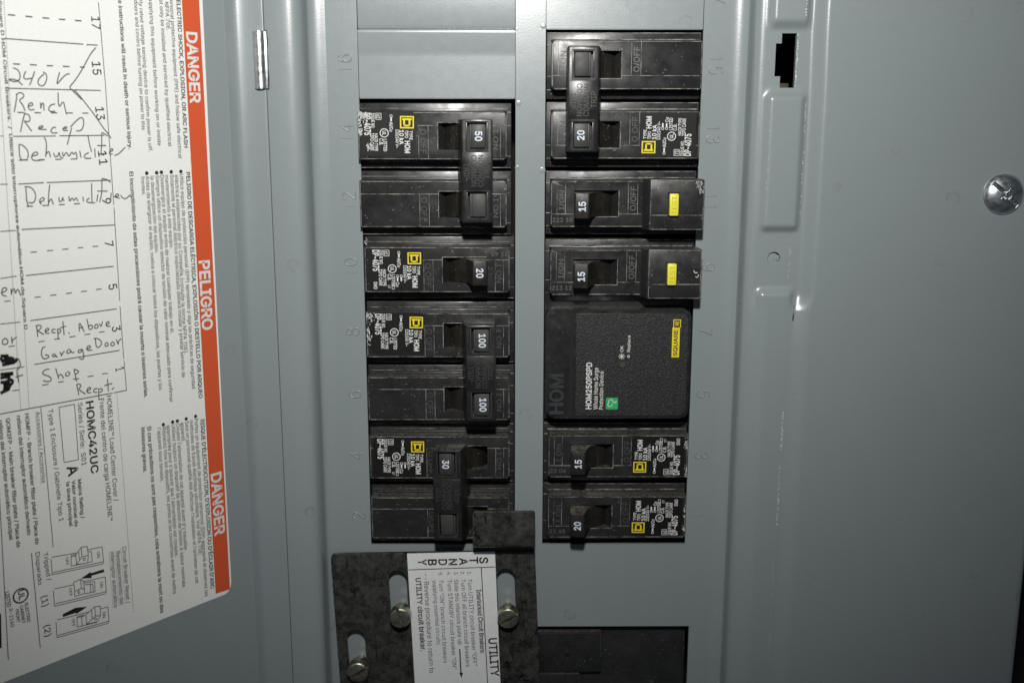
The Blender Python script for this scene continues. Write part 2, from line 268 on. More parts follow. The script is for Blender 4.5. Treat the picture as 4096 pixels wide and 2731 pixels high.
# ---------------------------------------------------------------- lettering (outlines of a plain sans face, filled as flat meshes)
GL_ = {}
for c, a, s in (
(39,206,[[78,318,70,509,136,509,128,318]]),
(40,273,[[89,207,101,324,132,441,177,539,236,539,191,428,161,313,151,207,160,115,188,16,236,-96,177,-96,139,-21,111,55,95,131]]),
(41,273,[[37,-96,86,18,113,116,122,207,112,313,82,428,37,539,97,539,142,441,173,323,184,207,178,130,161,53,134,-22,97,-96]]),
(44,188,[[38,-119,68,71,137,71,84,-119]]),
(45,453,[[337,244,337,188,114,188,114,244]]),
(46,188,[[95,-4,63,9,50,41,63,73,95,87,128,73,141,41,128,9]]),
(47,249,[[235,533,71,-76,14,-76,178,533]]),
(48,453,[[227,-7,174,1,130,24,95,62,69,113,53,178,48,254,53,330,69,395,95,447,130,484,174,508,227,516,279,508,323,484,358,447,384,395,400,330,405,254,400,178,384,113,359,62,323,24,279,1],[227,50,261,56,290,74,313,103,330,144,344,254,330,365,313,405,290,435,261,453,227,460,192,453,163,435,140,405,123,365,109,254,123,144,140,103,163,74,192,56]]),
(49,453,[[76,0,76,55,391,55,391,0],[276,509,276,0,212,0,212,448,209,448,86,358,86,427,198,509]]),
(50,453,[[64,0,64,47,234,229,282,282,311,327,320,371,308,419,273,449,224,460,172,447,139,413,127,362,66,362,71,405,86,442,111,473,143,496,182,511,225,516,268,511,306,497,337,474,361,445,376,411,381,372,371,318,336,259,267,180,153,60,153,57,389,57,389,0]]),
(51,453,[[218,-7,133,10,98,30,70,57,52,91,44,132,109,132,126,87,165,59,219,50,275,61,315,93,329,145,316,196,275,234,201,248,157,248,157,299,288,448,288,452,70,452,70,509,372,509,372,461,211,278,211,289,264,288,308,276,344,253,371,222,387,186,393,145,387,103,370,66,344,36,309,12,266,-2]]),
(52,453,[[40,105,40,158,247,509,311,509,109,166,109,163,413,163,413,105],[282,0,282,121,282,146,282,318,343,318,343,0]]),
(53,453,[[221,-7,178,-2,140,11,108,32,83,60,66,93,60,130,122,130,138,89,173,60,221,50,276,64,314,104,328,162,314,221,275,262,218,277,167,268,128,246,67,253,96,509,366,509,366,452,151,452,134,301,136,301,178,325,229,334,294,321,345,285,379,231,391,163,385,117,369,76,343,41,309,15,268,-1]]),
(54,453,[[226,-7,182,-1,142,15,109,40,84,74,69,115,64,162,80,239,137,340,252,509,322,509,151,261,145,261,165,288,196,307,235,314,278,309,316,295,346,271,370,240,384,201,389,157,384,112,368,73,343,39,310,14,271,-2],[226,48,279,63,314,101,327,157,314,213,279,251,226,265,174,252,138,214,125,158,138,102,174,63]]),
(55,453,[[97,0,323,448,323,452,62,452,62,509,391,509,391,449,165,0]]),
(56,453,[[226,-7,178,-2,136,11,101,33,74,62,57,96,52,135,65,195,101,241,153,265,153,267,119,282,93,308,76,342,70,380,75,417,90,450,114,477,146,498,184,511,226,516,269,511,306,498,337,477,361,450,377,417,382,380,376,342,359,308,333,282,300,267,300,265,351,241,387,195,401,135,395,96,378,62,352,33,317,11,275,-2],[226,49,285,60,323,91,337,139,322,189,283,223,226,235,169,223,130,189,115,139,129,91,167,60],[226,290,274,300,307,330,319,376,308,420,275,449,226,460,177,449,145,420,133,376,145,330,178,300]]),
(57,453,[[226,516,271,510,310,494,343,468,368,434,384,393,389,347,373,270,315,168,200,0,130,0,301,248,307,248,287,221,257,202,218,195,175,199,137,214,106,237,83,269,68,307,64,352,69,397,85,436,110,469,143,494,182,510],[226,460,174,446,138,407,125,352,138,295,174,257,226,243,279,257,314,295,327,350,314,407,279,446]]),
(58,188,[[95,-4,63,9,50,41,63,73,95,87,128,73,141,41,128,9],[95,271,63,284,50,316,63,349,95,362,128,349,141,316,128,284]]),
(65,480,[[16,0,201,509,276,509,463,0,395,0,287,302,264,372,232,478,245,478,213,371,191,302,85,0],[110,142,110,199,370,199,370,142]]),
(66,456,[[60,0,60,509,241,509,289,504,329,491,359,469,381,442,394,410,398,374,387,320,356,286,315,267,315,262,363,245,402,203,418,136,413,100,400,67,377,39,344,18,301,4,247,0],[125,57,245,57,296,63,330,80,349,105,355,137,342,184,306,218,248,231,125,231],[125,285,238,285,288,296,323,326,336,372,330,403,313,429,283,446,240,452,125,452]]),
(67,510,[[267,-7,205,1,150,25,104,63,70,115,48,179,40,254,48,329,70,393,104,445,150,484,205,508,267,516,340,504,402,471,448,418,473,348,408,348,389,395,357,428,315,449,267,456,223,450,184,432,150,403,125,364,109,314,103,254,109,194,125,145,151,105,184,76,223,59,267,53,315,60,357,81,389,114,408,160,473,160,448,91,402,38,341,5]]),
(68,502,[[219,0,96,0,96,57,215,57,272,63,318,81,354,110,379,149,394,198,399,255,394,312,379,361,354,399,320,428,275,446,221,452,93,452,93,509,225,509,294,501,353,478,399,441,433,391,455,329,462,255,455,181,433,119,398,68,351,31,291,8],[125,509,125,0,60,0,60,509]]),
(69,419,[[60,0,60,509,372,509,372,452,125,452,125,286,355,286,355,229,125,229,125,57,375,57,375,0]]),
(70,410,[[60,0,60,509,369,509,369,452,125,452,125,278,346,278,346,221,125,221,125,0]]),
(71,520,[[269,-7,205,1,149,25,104,64,69,116,47,179,40,254,47,329,69,393,103,445,149,484,203,508,265,516,340,504,403,469,449,416,474,349,408,349,387,393,356,427,315,448,265,456,222,450,183,432,150,404,125,364,109,314,103,254,109,194,125,145,151,105,184,76,224,59,269,53,309,57,345,71,374,93,396,123,410,160,415,202,434,199,283,199,283,256,478,256,478,200,471,141,451,91,419,50,377,19,326,0]]),
(72,517,[[60,0,60,509,125,509,125,289,392,289,392,509,457,509,457,0,392,0,392,232,125,232,125,0]]),
(73,301,[[31,0,31,57,118,57,118,452,31,452,31,509,269,509,269,452,183,452,183,57,269,57,269,0]]),
(75,467,[[104,145,104,216,139,261,174,303,212,344,364,509,448,509,231,276,228,276],[60,0,60,509,125,509,125,334,124,225,125,193,125,0],[372,0,188,259,228,309,449,0]]),
(76,393,[[60,0,60,509,125,509,125,57,361,57,361,0]]),
(77,628,[[60,0,60,509,152,509,277,187,287,159,299,123,311,84,322,49,307,49,318,83,330,121,342,158,352,187,476,509,568,509,568,0,504,0,504,291,504,327,505,369,506,413,507,457,513,457,498,409,482,363,467,322,456,291,342,0,286,0,170,291,159,321,145,361,129,408,112,457,119,457,120,416,121,372,122,328,122,291,122,0]]),
(78,523,[[60,0,60,509,136,509,343,183,363,151,388,107,414,55,405,54,401,108,399,157,399,195,399,509,463,509,463,0,387,0,202,290,177,331,148,381,108,452,119,454,122,384,124,328,125,291,125,0]]),
(79,533,[[267,-7,205,1,150,25,105,63,70,115,48,179,40,254,48,329,70,393,105,445,150,484,205,508,267,516,329,508,384,484,429,445,464,393,486,329,493,254,486,179,464,115,429,63,384,25,329,1],[267,53,310,59,349,76,383,105,408,144,425,194,430,254,425,314,408,365,383,404,349,433,310,450,267,456,223,450,184,433,151,404,125,364,109,314,103,254,109,194,125,144,151,105,184,76,223,59]]),
(80,445,[[60,0,60,509,235,509,289,503,332,487,366,462,390,430,404,391,409,348,404,304,390,265,366,233,332,207,289,191,235,186,109,186,109,242,233,242,297,256,333,294,344,348,333,402,297,439,232,452,125,452,125,0]]),
(81,533,[[245,159,313,159,369,85,384,65,468,-48,401,-48,346,27,331,46],[267,-7,205,1,150,25,105,63,70,115,48,179,40,254,48,329,70,393,105,445,150,484,205,508,267,516,329,508,384,484,429,445,464,393,486,329,493,254,486,179,464,115,429,63,384,25,329,1],[267,53,310,59,349,76,383,105,408,144,425,194,430,254,425,314,408,365,383,404,349,433,310,450,267,456,223,450,184,433,151,404,125,364,109,314,103,254,109,194,125,144,151,105,184,76,223,59]]),
(82,449,[[60,0,60,509,236,509,290,504,333,489,367,465,390,433,405,395,409,352,405,309,390,271,367,240,333,217,289,203,236,198,96,198,96,255,234,255,298,267,334,300,345,352,334,405,298,440,233,452,125,452,125,0],[353,0,230,229,303,229,428,0]]),
(83,447,[[224,-9,172,-4,128,9,91,31,64,60,46,96,38,137,104,137,123,88,166,59,224,49,286,60,329,92,346,139,332,179,296,205,245,222,184,239,128,260,86,289,60,326,52,372,58,413,75,448,102,476,138,498,180,511,227,516,275,511,316,498,351,476,377,449,394,415,401,378,337,378,326,412,302,437,267,453,225,459,167,448,129,418,115,376,119,352,131,334,169,308,212,293,264,279,312,264,359,238,395,198,408,139,403,99,386,64,360,34,323,11,278,-4]]),
(84,449,[[32,452,32,509,417,509,417,452,257,452,257,0,193,0,193,452]]),
(85,517,[[259,-8,203,-2,154,15,114,43,85,80,66,124,60,173,60,509,124,509,124,178,141,113,160,87,187,68,220,56,259,52,298,56,331,68,357,87,377,113,393,178,393,509,457,509,457,173,451,124,433,80,403,43,363,15,315,-2]]),
(86,480,[[204,0,16,509,84,509,192,206,215,137,248,31,235,31,267,138,290,206,395,509,463,509,278,0]]),
(87,686,[[155,0,16,509,82,509,163,196,175,145,187,94,197,40,189,40,200,94,211,145,224,196,306,509,380,509,462,196,474,145,486,94,497,40,488,40,499,94,510,145,523,196,603,509,670,509,530,0,455,0,368,323,351,391,336,475,350,475,335,395,318,323,230,0]]),
(88,474,[[18,0,217,284,217,236,29,509,104,509,178,400,204,361,223,329,243,292,232,292,252,329,272,361,298,400,374,509,446,509,259,239,259,287,456,0,382,0,292,129,268,165,250,195,230,231,244,231,225,196,206,166,182,129,91,0]]),
(89,472,[[203,0,203,208,16,509,91,509,192,344,222,292,250,230,224,230,251,293,280,344,381,509,455,509,268,208,268,0]]),
(90,438,[[42,0,42,46,273,385,306,431,341,476,348,454,285,452,223,452,40,452,40,509,397,509,397,462,169,129,134,81,97,33,90,54,152,57,214,57,399,57,399,0]]),
(95,319,[[319,0,319,-56,0,-56,0,0]]),
(97,389,[[160,-9,94,5,48,45,35,73,30,108,43,161,78,193,125,211,178,220,234,227,265,235,276,255,276,257,267,297,240,322,196,331,149,322,118,301,100,274,41,291,79,346,133,375,194,384,239,379,286,360,322,320,337,251,337,0,277,0,277,52,272,52,252,25,215,1],[170,45,228,59,263,93,276,138,276,190,259,182,231,176,200,171,175,168,134,159,103,139,92,105,102,72,130,52]]),
(98,424,[[229,-8,172,4,138,31,118,59,112,59,112,0,53,0,53,509,114,509,114,319,118,319,137,346,171,373,229,384,274,378,313,361,345,332,370,293,385,245,390,189,385,133,370,84,346,45,313,16,274,-2],[220,47,253,51,279,66,316,117,328,189,316,261,280,311,253,325,220,330,188,325,161,312,125,263,113,189,125,115,162,65,188,51]]),
(99,396,[[207,-8,159,-2,117,16,82,46,56,85,40,133,34,187,40,243,56,291,82,330,117,360,159,378,207,384,260,377,305,356,340,322,362,277,303,262,290,289,270,311,242,325,207,330,173,325,145,310,108,258,96,187,108,117,145,66,173,51,207,46,243,52,271,66,292,89,304,117,363,102,341,56,306,21,261,-1]]),
(100,424,[[195,-8,151,-2,111,16,79,45,55,84,39,133,34,189,39,245,55,293,79,332,112,361,151,378,196,384,253,373,287,346,306,319,311,319,311,509,372,509,372,0,313,0,313,59,307,59,287,31,252,4],[205,47,236,51,263,65,299,115,312,189,300,263,263,312,237,325,205,330,172,325,145,311,108,261,96,189,109,117,145,66,172,51]]),
(101,404,[[212,-8,161,-2,117,16,82,46,56,85,40,132,34,187,39,242,55,290,81,329,115,359,157,378,205,384,266,374,319,341,357,282,371,194,371,169,75,169,75,221,338,221,310,202,298,269,263,314,237,326,205,330,173,326,146,313,109,270,96,211,96,178,110,106,128,80,151,61,212,46,254,53,285,73,306,105,365,91,335,39,283,4]]),
(102,254,[[228,379,228,327,6,327,6,379],[81,0,81,432,96,486,135,519,187,530,222,527,243,521,227,468,215,472,195,474,171,470,154,460,142,419,142,0]]),
(103,425,[[207,-151,134,-140,82,-110,51,-69,101,-41,122,-66,154,-88,207,-97,249,-92,282,-75,304,-47,311,-6,311,68,306,68,287,41,252,16,195,5,152,10,113,27,80,53,55,90,39,136,34,191,39,246,55,293,80,332,112,361,152,378,196,384,253,373,288,346,308,319,313,319,313,379,372,379,372,-9,367,-54,350,-90,324,-117,291,-136],[205,59,237,63,264,75,300,121,312,193,300,264,264,312,237,325,205,330,172,325,145,312,109,262,96,193,109,123,145,76,172,63]]),
(104,410,[[114,227,114,0,53,0,53,509,114,509,114,287,102,287,124,332,152,362,187,379,227,384,295,369,321,349,341,321,353,285,357,240,357,0,296,0,296,235,290,275,273,304,246,323,210,329,161,317,126,283]]),
(105,167,[[53,0,53,379,114,379,114,0],[84,443,54,455,41,483,54,512,84,524,114,512,126,483,114,455]]),
(106,167,[[53,379,114,379,114,-30,102,-90,65,-129,4,-143,-10,-143,-10,-87,2,-87,25,-83,40,-72,53,-29],[83,443,53,455,41,483,53,512,83,524,114,512,126,483,114,455]]),
(107,381,[[110,137,110,212,121,212,284,379,360,379,184,199,177,199],[53,0,53,509,114,509,114,0],[294,0,148,186,191,229,372,0]]),
(108,189,[[139,-2,101,3,74,20,58,47,53,84,53,509,114,509,114,99,120,62,146,52,160,53,170,54,181,3,162,-1]]),
(109,610,[[53,0,53,379,112,379,112,295,108,295,132,346,172,376,219,386,257,380,287,361,309,331,321,295,312,295,337,343,381,375,437,386,497,372,522,354,541,328,553,296,557,255,557,0,496,0,496,254,490,289,473,313,447,326,419,330,374,320,345,290,335,247,335,0,274,0,274,260,269,288,253,311,229,326,199,330,158,320,126,289,114,238,114,0]]),
(110,410,[[114,227,114,0,53,0,53,379,112,379,112,287,102,287,124,332,152,362,187,379,227,384,295,369,321,349,341,321,353,285,357,240,357,0,296,0,296,235,290,275,273,304,246,323,210,329,161,317,126,283]]),
(111,415,[[207,-8,159,-2,117,16,82,46,56,85,40,133,34,187,40,243,56,291,82,330,117,360,159,378,207,384,256,378,299,360,333,330,359,291,376,243,381,187,376,133,359,85,333,46,299,16,256,-2],[207,46,242,51,270,66,307,117,319,187,307,258,270,310,242,325,207,330,173,325,145,310,108,258,96,187,108,117,145,66,173,51]]),
(112,424,[[53,-143,53,379,112,379,112,319,118,319,137,346,171,373,229,384,274,378,313,361,345,332,370,293,385,245,390,189,385,133,370,84,346,45,313,16,274,-2,229,-8,173,4,138,31,118,59,114,59,114,-143],[220,47,253,51,279,66,316,117,328,189,316,261,280,311,253,325,220,330,188,325,161,312,125,263,113,189,125,115,162,65,188,51]]),
(113,424,[[372,-143,311,-143,311,59,306,59,287,31,252,4,195,-8,151,-2,111,16,79,45,55,84,39,133,34,189,39,245,55,293,79,332,112,361,151,378,196,384,253,373,287,346,307,319,313,319,313,379,372,379],[205,47,236,51,263,65,299,115,312,189,300,263,263,312,237,325,205,330,172,325,145,311,108,261,96,189,109,117,145,66,172,51]]),
(114,259,[[53,0,53,379,112,379,112,321,115,321,130,347,152,367,181,380,213,385,229,384,243,384,243,322,230,324,207,326,159,315,126,284,114,237,114,0]]),
(115,365,[[182,-8,112,3,62,38,36,94,94,107,105,79,124,60,181,45,217,50,244,62,262,81,268,103,254,136,212,155,149,170,104,186,72,208,53,237,47,274,51,305,65,332,115,370,187,384,254,372,299,339,324,290,268,277,243,316,219,328,187,333,156,329,131,317,114,299,109,277,124,243,172,223,229,209,275,194,306,171,325,142,331,107,326,75,312,47,290,24,260,6]]),
(116,227,[[204,379,204,327,6,327,6,379],[65,471,126,471,126,98,136,61,170,50,185,51,202,54,213,2,192,-3,168,-4,125,2,92,21,72,52,65,93]]),
(117,410,[[182,-5,115,11,89,31,69,59,57,95,53,139,53,379,114,379,114,144,119,105,137,75,164,56,200,50,249,62,283,97,296,153,296,379,357,379,357,0,298,0,298,92,307,92,286,47,257,17,222,0]]),
(118,389,[[163,0,17,379,84,379,165,155,187,87,206,21,184,21,203,87,224,155,305,379,371,379,226,0]]),
(119,567,[[138,0,23,379,87,379,133,214,154,137,175,41,165,41,186,135,206,214,252,379,316,379,362,214,382,136,402,41,391,41,413,135,434,214,480,379,545,379,429,0,368,0,319,172,305,225,291,280,277,338,291,338,277,280,263,225,248,172,199,0]]),
(120,379,[[21,0,171,218,171,171,29,379,100,379,147,306,179,253,207,206,175,206,202,253,233,306,282,379,352,379,209,169,209,214,358,0,287,0,231,85,200,136,173,182,205,182,178,136,148,85,91,0]]),
(121,389,[[47,-139,61,-86,71,-87,104,-89,130,-74,151,-36,163,-1,17,379,84,379,165,155,187,87,206,21,184,21,202,87,224,155,305,379,371,379,204,-58,177,-107,139,-136,91,-145,65,-143]]),
(122,380,[[42,0,42,46,254,320,254,323,48,323,48,379,333,379,333,331,126,60,126,56,339,56,339,0]]),
(126,453,[[52,150,66,218,103,255,151,266,197,256,246,221,275,198,299,192,332,207,344,253,400,253,386,185,349,148,301,137,254,148,207,182,177,204,154,210,121,196,108,150]]),
(201,419,[[60,0,60,509,372,509,372,452,125,452,125,286,355,286,355,229,125,229,125,57,375,57,375,0],[191,558,239,659,307,659,241,558]]),
(211,533,[[267,-7,205,1,150,25,105,63,70,115,48,179,40,254,48,329,70,393,105,445,150,484,205,508,267,516,329,508,384,484,429,445,464,393,486,329,493,254,486,179,464,115,429,63,384,25,329,1],[267,53,310,59,349,76,383,105,408,144,425,194,430,254,425,314,408,365,383,404,349,433,310,450,267,456,223,450,184,433,151,404,125,364,109,314,103,254,109,194,125,144,151,105,184,76,223,59],[240,558,288,659,356,659,290,558]]),
(224,389,[[160,-9,94,5,48,45,35,73,30,108,43,161,78,193,125,211,178,220,234,227,265,235,276,255,276,257,267,297,240,322,196,331,149,322,118,301,100,274,41,291,79,346,133,375,194,384,239,379,286,360,322,320,337,251,337,0,277,0,277,52,272,52,252,25,215,1],[170,45,228,59,263,93,276,138,276,190,259,182,231,176,200,171,175,168,134,159,103,139,92,105,102,72,130,52],[165,429,99,529,168,529,215,429]]),
(225,389,[[160,-9,94,5,48,45,35,73,30,108,43,161,78,193,125,211,178,220,234,227,265,235,276,255,276,257,267,297,240,322,196,331,149,322,118,301,100,274,41,291,79,346,133,375,194,384,239,379,286,360,322,320,337,251,337,0,277,0,277,52,272,52,252,25,215,1],[170,45,228,59,263,93,276,138,276,190,259,182,231,176,200,171,175,168,134,159,103,139,92,105,102,72,130,52],[162,429,210,529,278,529,212,429]]),
(233,404,[[212,-8,161,-2,117,16,82,46,56,85,40,132,34,187,39,242,55,290,81,329,115,359,157,378,205,384,266,374,319,341,357,282,371,194,371,169,75,169,75,221,338,221,310,202,298,269,263,314,237,326,205,330,173,326,146,313,109,270,96,211,96,178,110,106,128,80,151,61,212,46,254,53,285,73,306,105,365,91,335,39,283,4],[177,429,225,529,293,529,227,429]]),
(237,167,[[53,0,53,379,114,379,114,0],[57,429,104,529,173,529,107,429]]),
(238,167,[[53,0,53,379,114,379,114,0],[34,435,-26,435,-26,438,54,529,112,529,193,438,193,435,132,435,83,495]]),
(241,410,[[114,227,114,0,53,0,53,379,112,379,112,287,102,287,124,332,152,362,187,379,227,384,295,369,321,349,341,321,353,285,357,240,357,0,296,0,296,235,290,275,273,304,246,323,210,329,161,317,126,283],[250,446,225,450,202,460,182,470,167,475,153,466,149,448,106,448,120,498,137,513,161,518,185,514,207,504,226,494,243,490,256,496,262,517,304,517,289,466,272,451]]),
(243,415,[[207,-8,159,-2,117,16,82,46,56,85,40,133,34,187,40,243,56,291,82,330,117,360,159,378,207,384,256,378,299,360,333,330,359,291,376,243,381,187,376,133,359,85,333,46,299,16,256,-2],[207,46,242,51,270,66,307,117,319,187,307,258,270,310,242,325,207,330,173,325,145,310,108,258,96,187,108,117,145,66,173,51],[181,429,228,529,297,529,231,429]]),
(8220,300,[[52,318,104,509,151,509,121,318],[175,318,228,509,274,509,244,318]]),
(8221,300,[[52,318,82,509,151,509,98,318],[175,318,205,509,274,509,222,318]]),
(8482,424,[[289,326,209,509,242,509,298,375,354,509,387,509,307,326],[202,326,202,509,235,509,235,326],[361,326,361,509,394,509,394,326],[82,326,82,492,115,492,115,326],[27,480,27,509,170,509,170,480]]),
(32,188,[]),
): GL_[chr(c)] = (a, s)
_tc = {}
def _area(c): n = len(c)//2; return sum(c[2*k]*c[2*((k+1) % n)+1]-c[2*((k+1) % n)]*c[2*k+1] for k in range(n))/2
def _inside(p, c):
    n = len(c)//2; r = False
    for k in range(n):
        x1, y1, x2, y2 = c[2*k], c[2*k+1], c[2*((k+1) % n)], c[2*((k+1) % n)+1]
        if (y1 > p[1]) != (y2 > p[1]) and p[0] < (x2-x1)*(p[1]-y1)/(y2-y1)+x1: r = not r
    return r
def _grow(c, d):
    """push an outline outwards by d to embolden it"""
    if not d: return c
    P = [Vector((c[2*k], c[2*k+1])) for k in range(len(c)//2)]; n = len(P); out = []
    for k in range(n):
        e1 = P[k]-P[k-1]; e2 = P[(k+1) % n]-P[k]
        n1 = Vector((e1.y, -e1.x)).normalized(); n2 = Vector((e2.y, -e2.x)).normalized()
        m = (n1+n2)/max(.35, 1+n1.dot(n2)); q = P[k]+m*d; out += [q.x, q.y]
    return out
def _fill(cs, bold):
    ccw = _area(cs[0]) > 0; cs = [_grow(c, (17 if ccw else -17)*bold) for c in cs]
    vs = []; es = []
    for c in cs:
        n = len(c)//2; o = len(vs); vs += [Vector((c[2*k]/1000, c[2*k+1]/1000)) for k in range(n)]; es += [(o+k, o+(k+1) % n) for k in range(n)]
    v, e, f = delaunay_2d_cdt(vs, es, [], 0, 1e-7)[:3]
    keep = []
    for t in f:
        q = sum((v[k] for k in t), Vector((0, 0)))*1000/len(t)
        if sum(_inside(q, c) for c in cs) % 2: keep.append(tuple(t))
    return [(p.x, p.y) for p in v], keep
_gc = {}
def glyph(ch, bold):
    k = (ch, bold)
    if k not in _gc:
        adv, cs = GL_.get(ch, GL_['I']); cs = sorted(cs, key=lambda c: -abs(_area(c))); groups = []
        s0 = _area(cs[0]) > 0 if cs else True
        for c in cs:
            if (_area(c) > 0) == s0: groups.append([c])
        for c in cs:
            if (_area(c) > 0) != s0:
                for g in groups:
                    if _inside((c[0]+.5, c[1]+.5), g[0]): g.append(c); break
        vs = []; fs = []
        for i, g in enumerate(groups):
            v, f = _fill(g, bold); n = len(vs); vs += [(x, y, i) for x, y in v]; fs += [tuple(q+n for q in p) for p in f]
        _gc[k] = (adv/1000, vs, fs)
    return _gc[k]
def glyphs(s, bold):
    k = (s, bold)
    if k not in _tc:
        vs = []; fs = []; x = 0.
        for ch in s:
            a, v, f = glyph(ch, bold); n = len(vs)
            vs += [(x+q[0], q[1], q[2]) for q in v]; fs += [tuple(i+n for i in p) for p in f]; x += a
        _tc[k] = (vs, fs)
    return _tc[k]
CAP = max(v[1] for v in glyphs('H', 0)[0])
def text(bm, s, a, b, h, z, bold=0, depth=0.):
    """lay s along a->b (its exact printed length) with cap height h"""
    vs, fs = glyphs(s, bold)
    if not vs: return
    x0 = min(v[0] for v in vs); x1 = max(v[0] for v in vs)
    a = Vector(a); b = Vector(b); d = (b-a)/(x1-x0 if x1 > x0 else 1); u = Vector((-(b-a).y, (b-a).x)).normalized()*(h/CAP)
    def P(v, zz): p = a+d*(v[0]-x0)+u*v[1]; return bm.verts.new((p.x, p.y, zz+.00015*v[2]))
    vv = [P(v, z+depth) for v in vs]
    for f in fs:
        try: bm.faces.new([vv[i] for i in f])
        except ValueError: pass
    if depth:
        from collections import Counter
        ec = Counter(tuple(sorted((f[i], f[(i+1) % len(f)]))) for f in fs for i in range(len(f)))
        lo = {}
        for (i, j), c in ec.items():
            if c == 1:
                for q in (i, j):
                    if q not in lo: lo[q] = P(vs[q], z)
                bm.faces.new((vv[i], vv[j], lo[j], lo[i]))
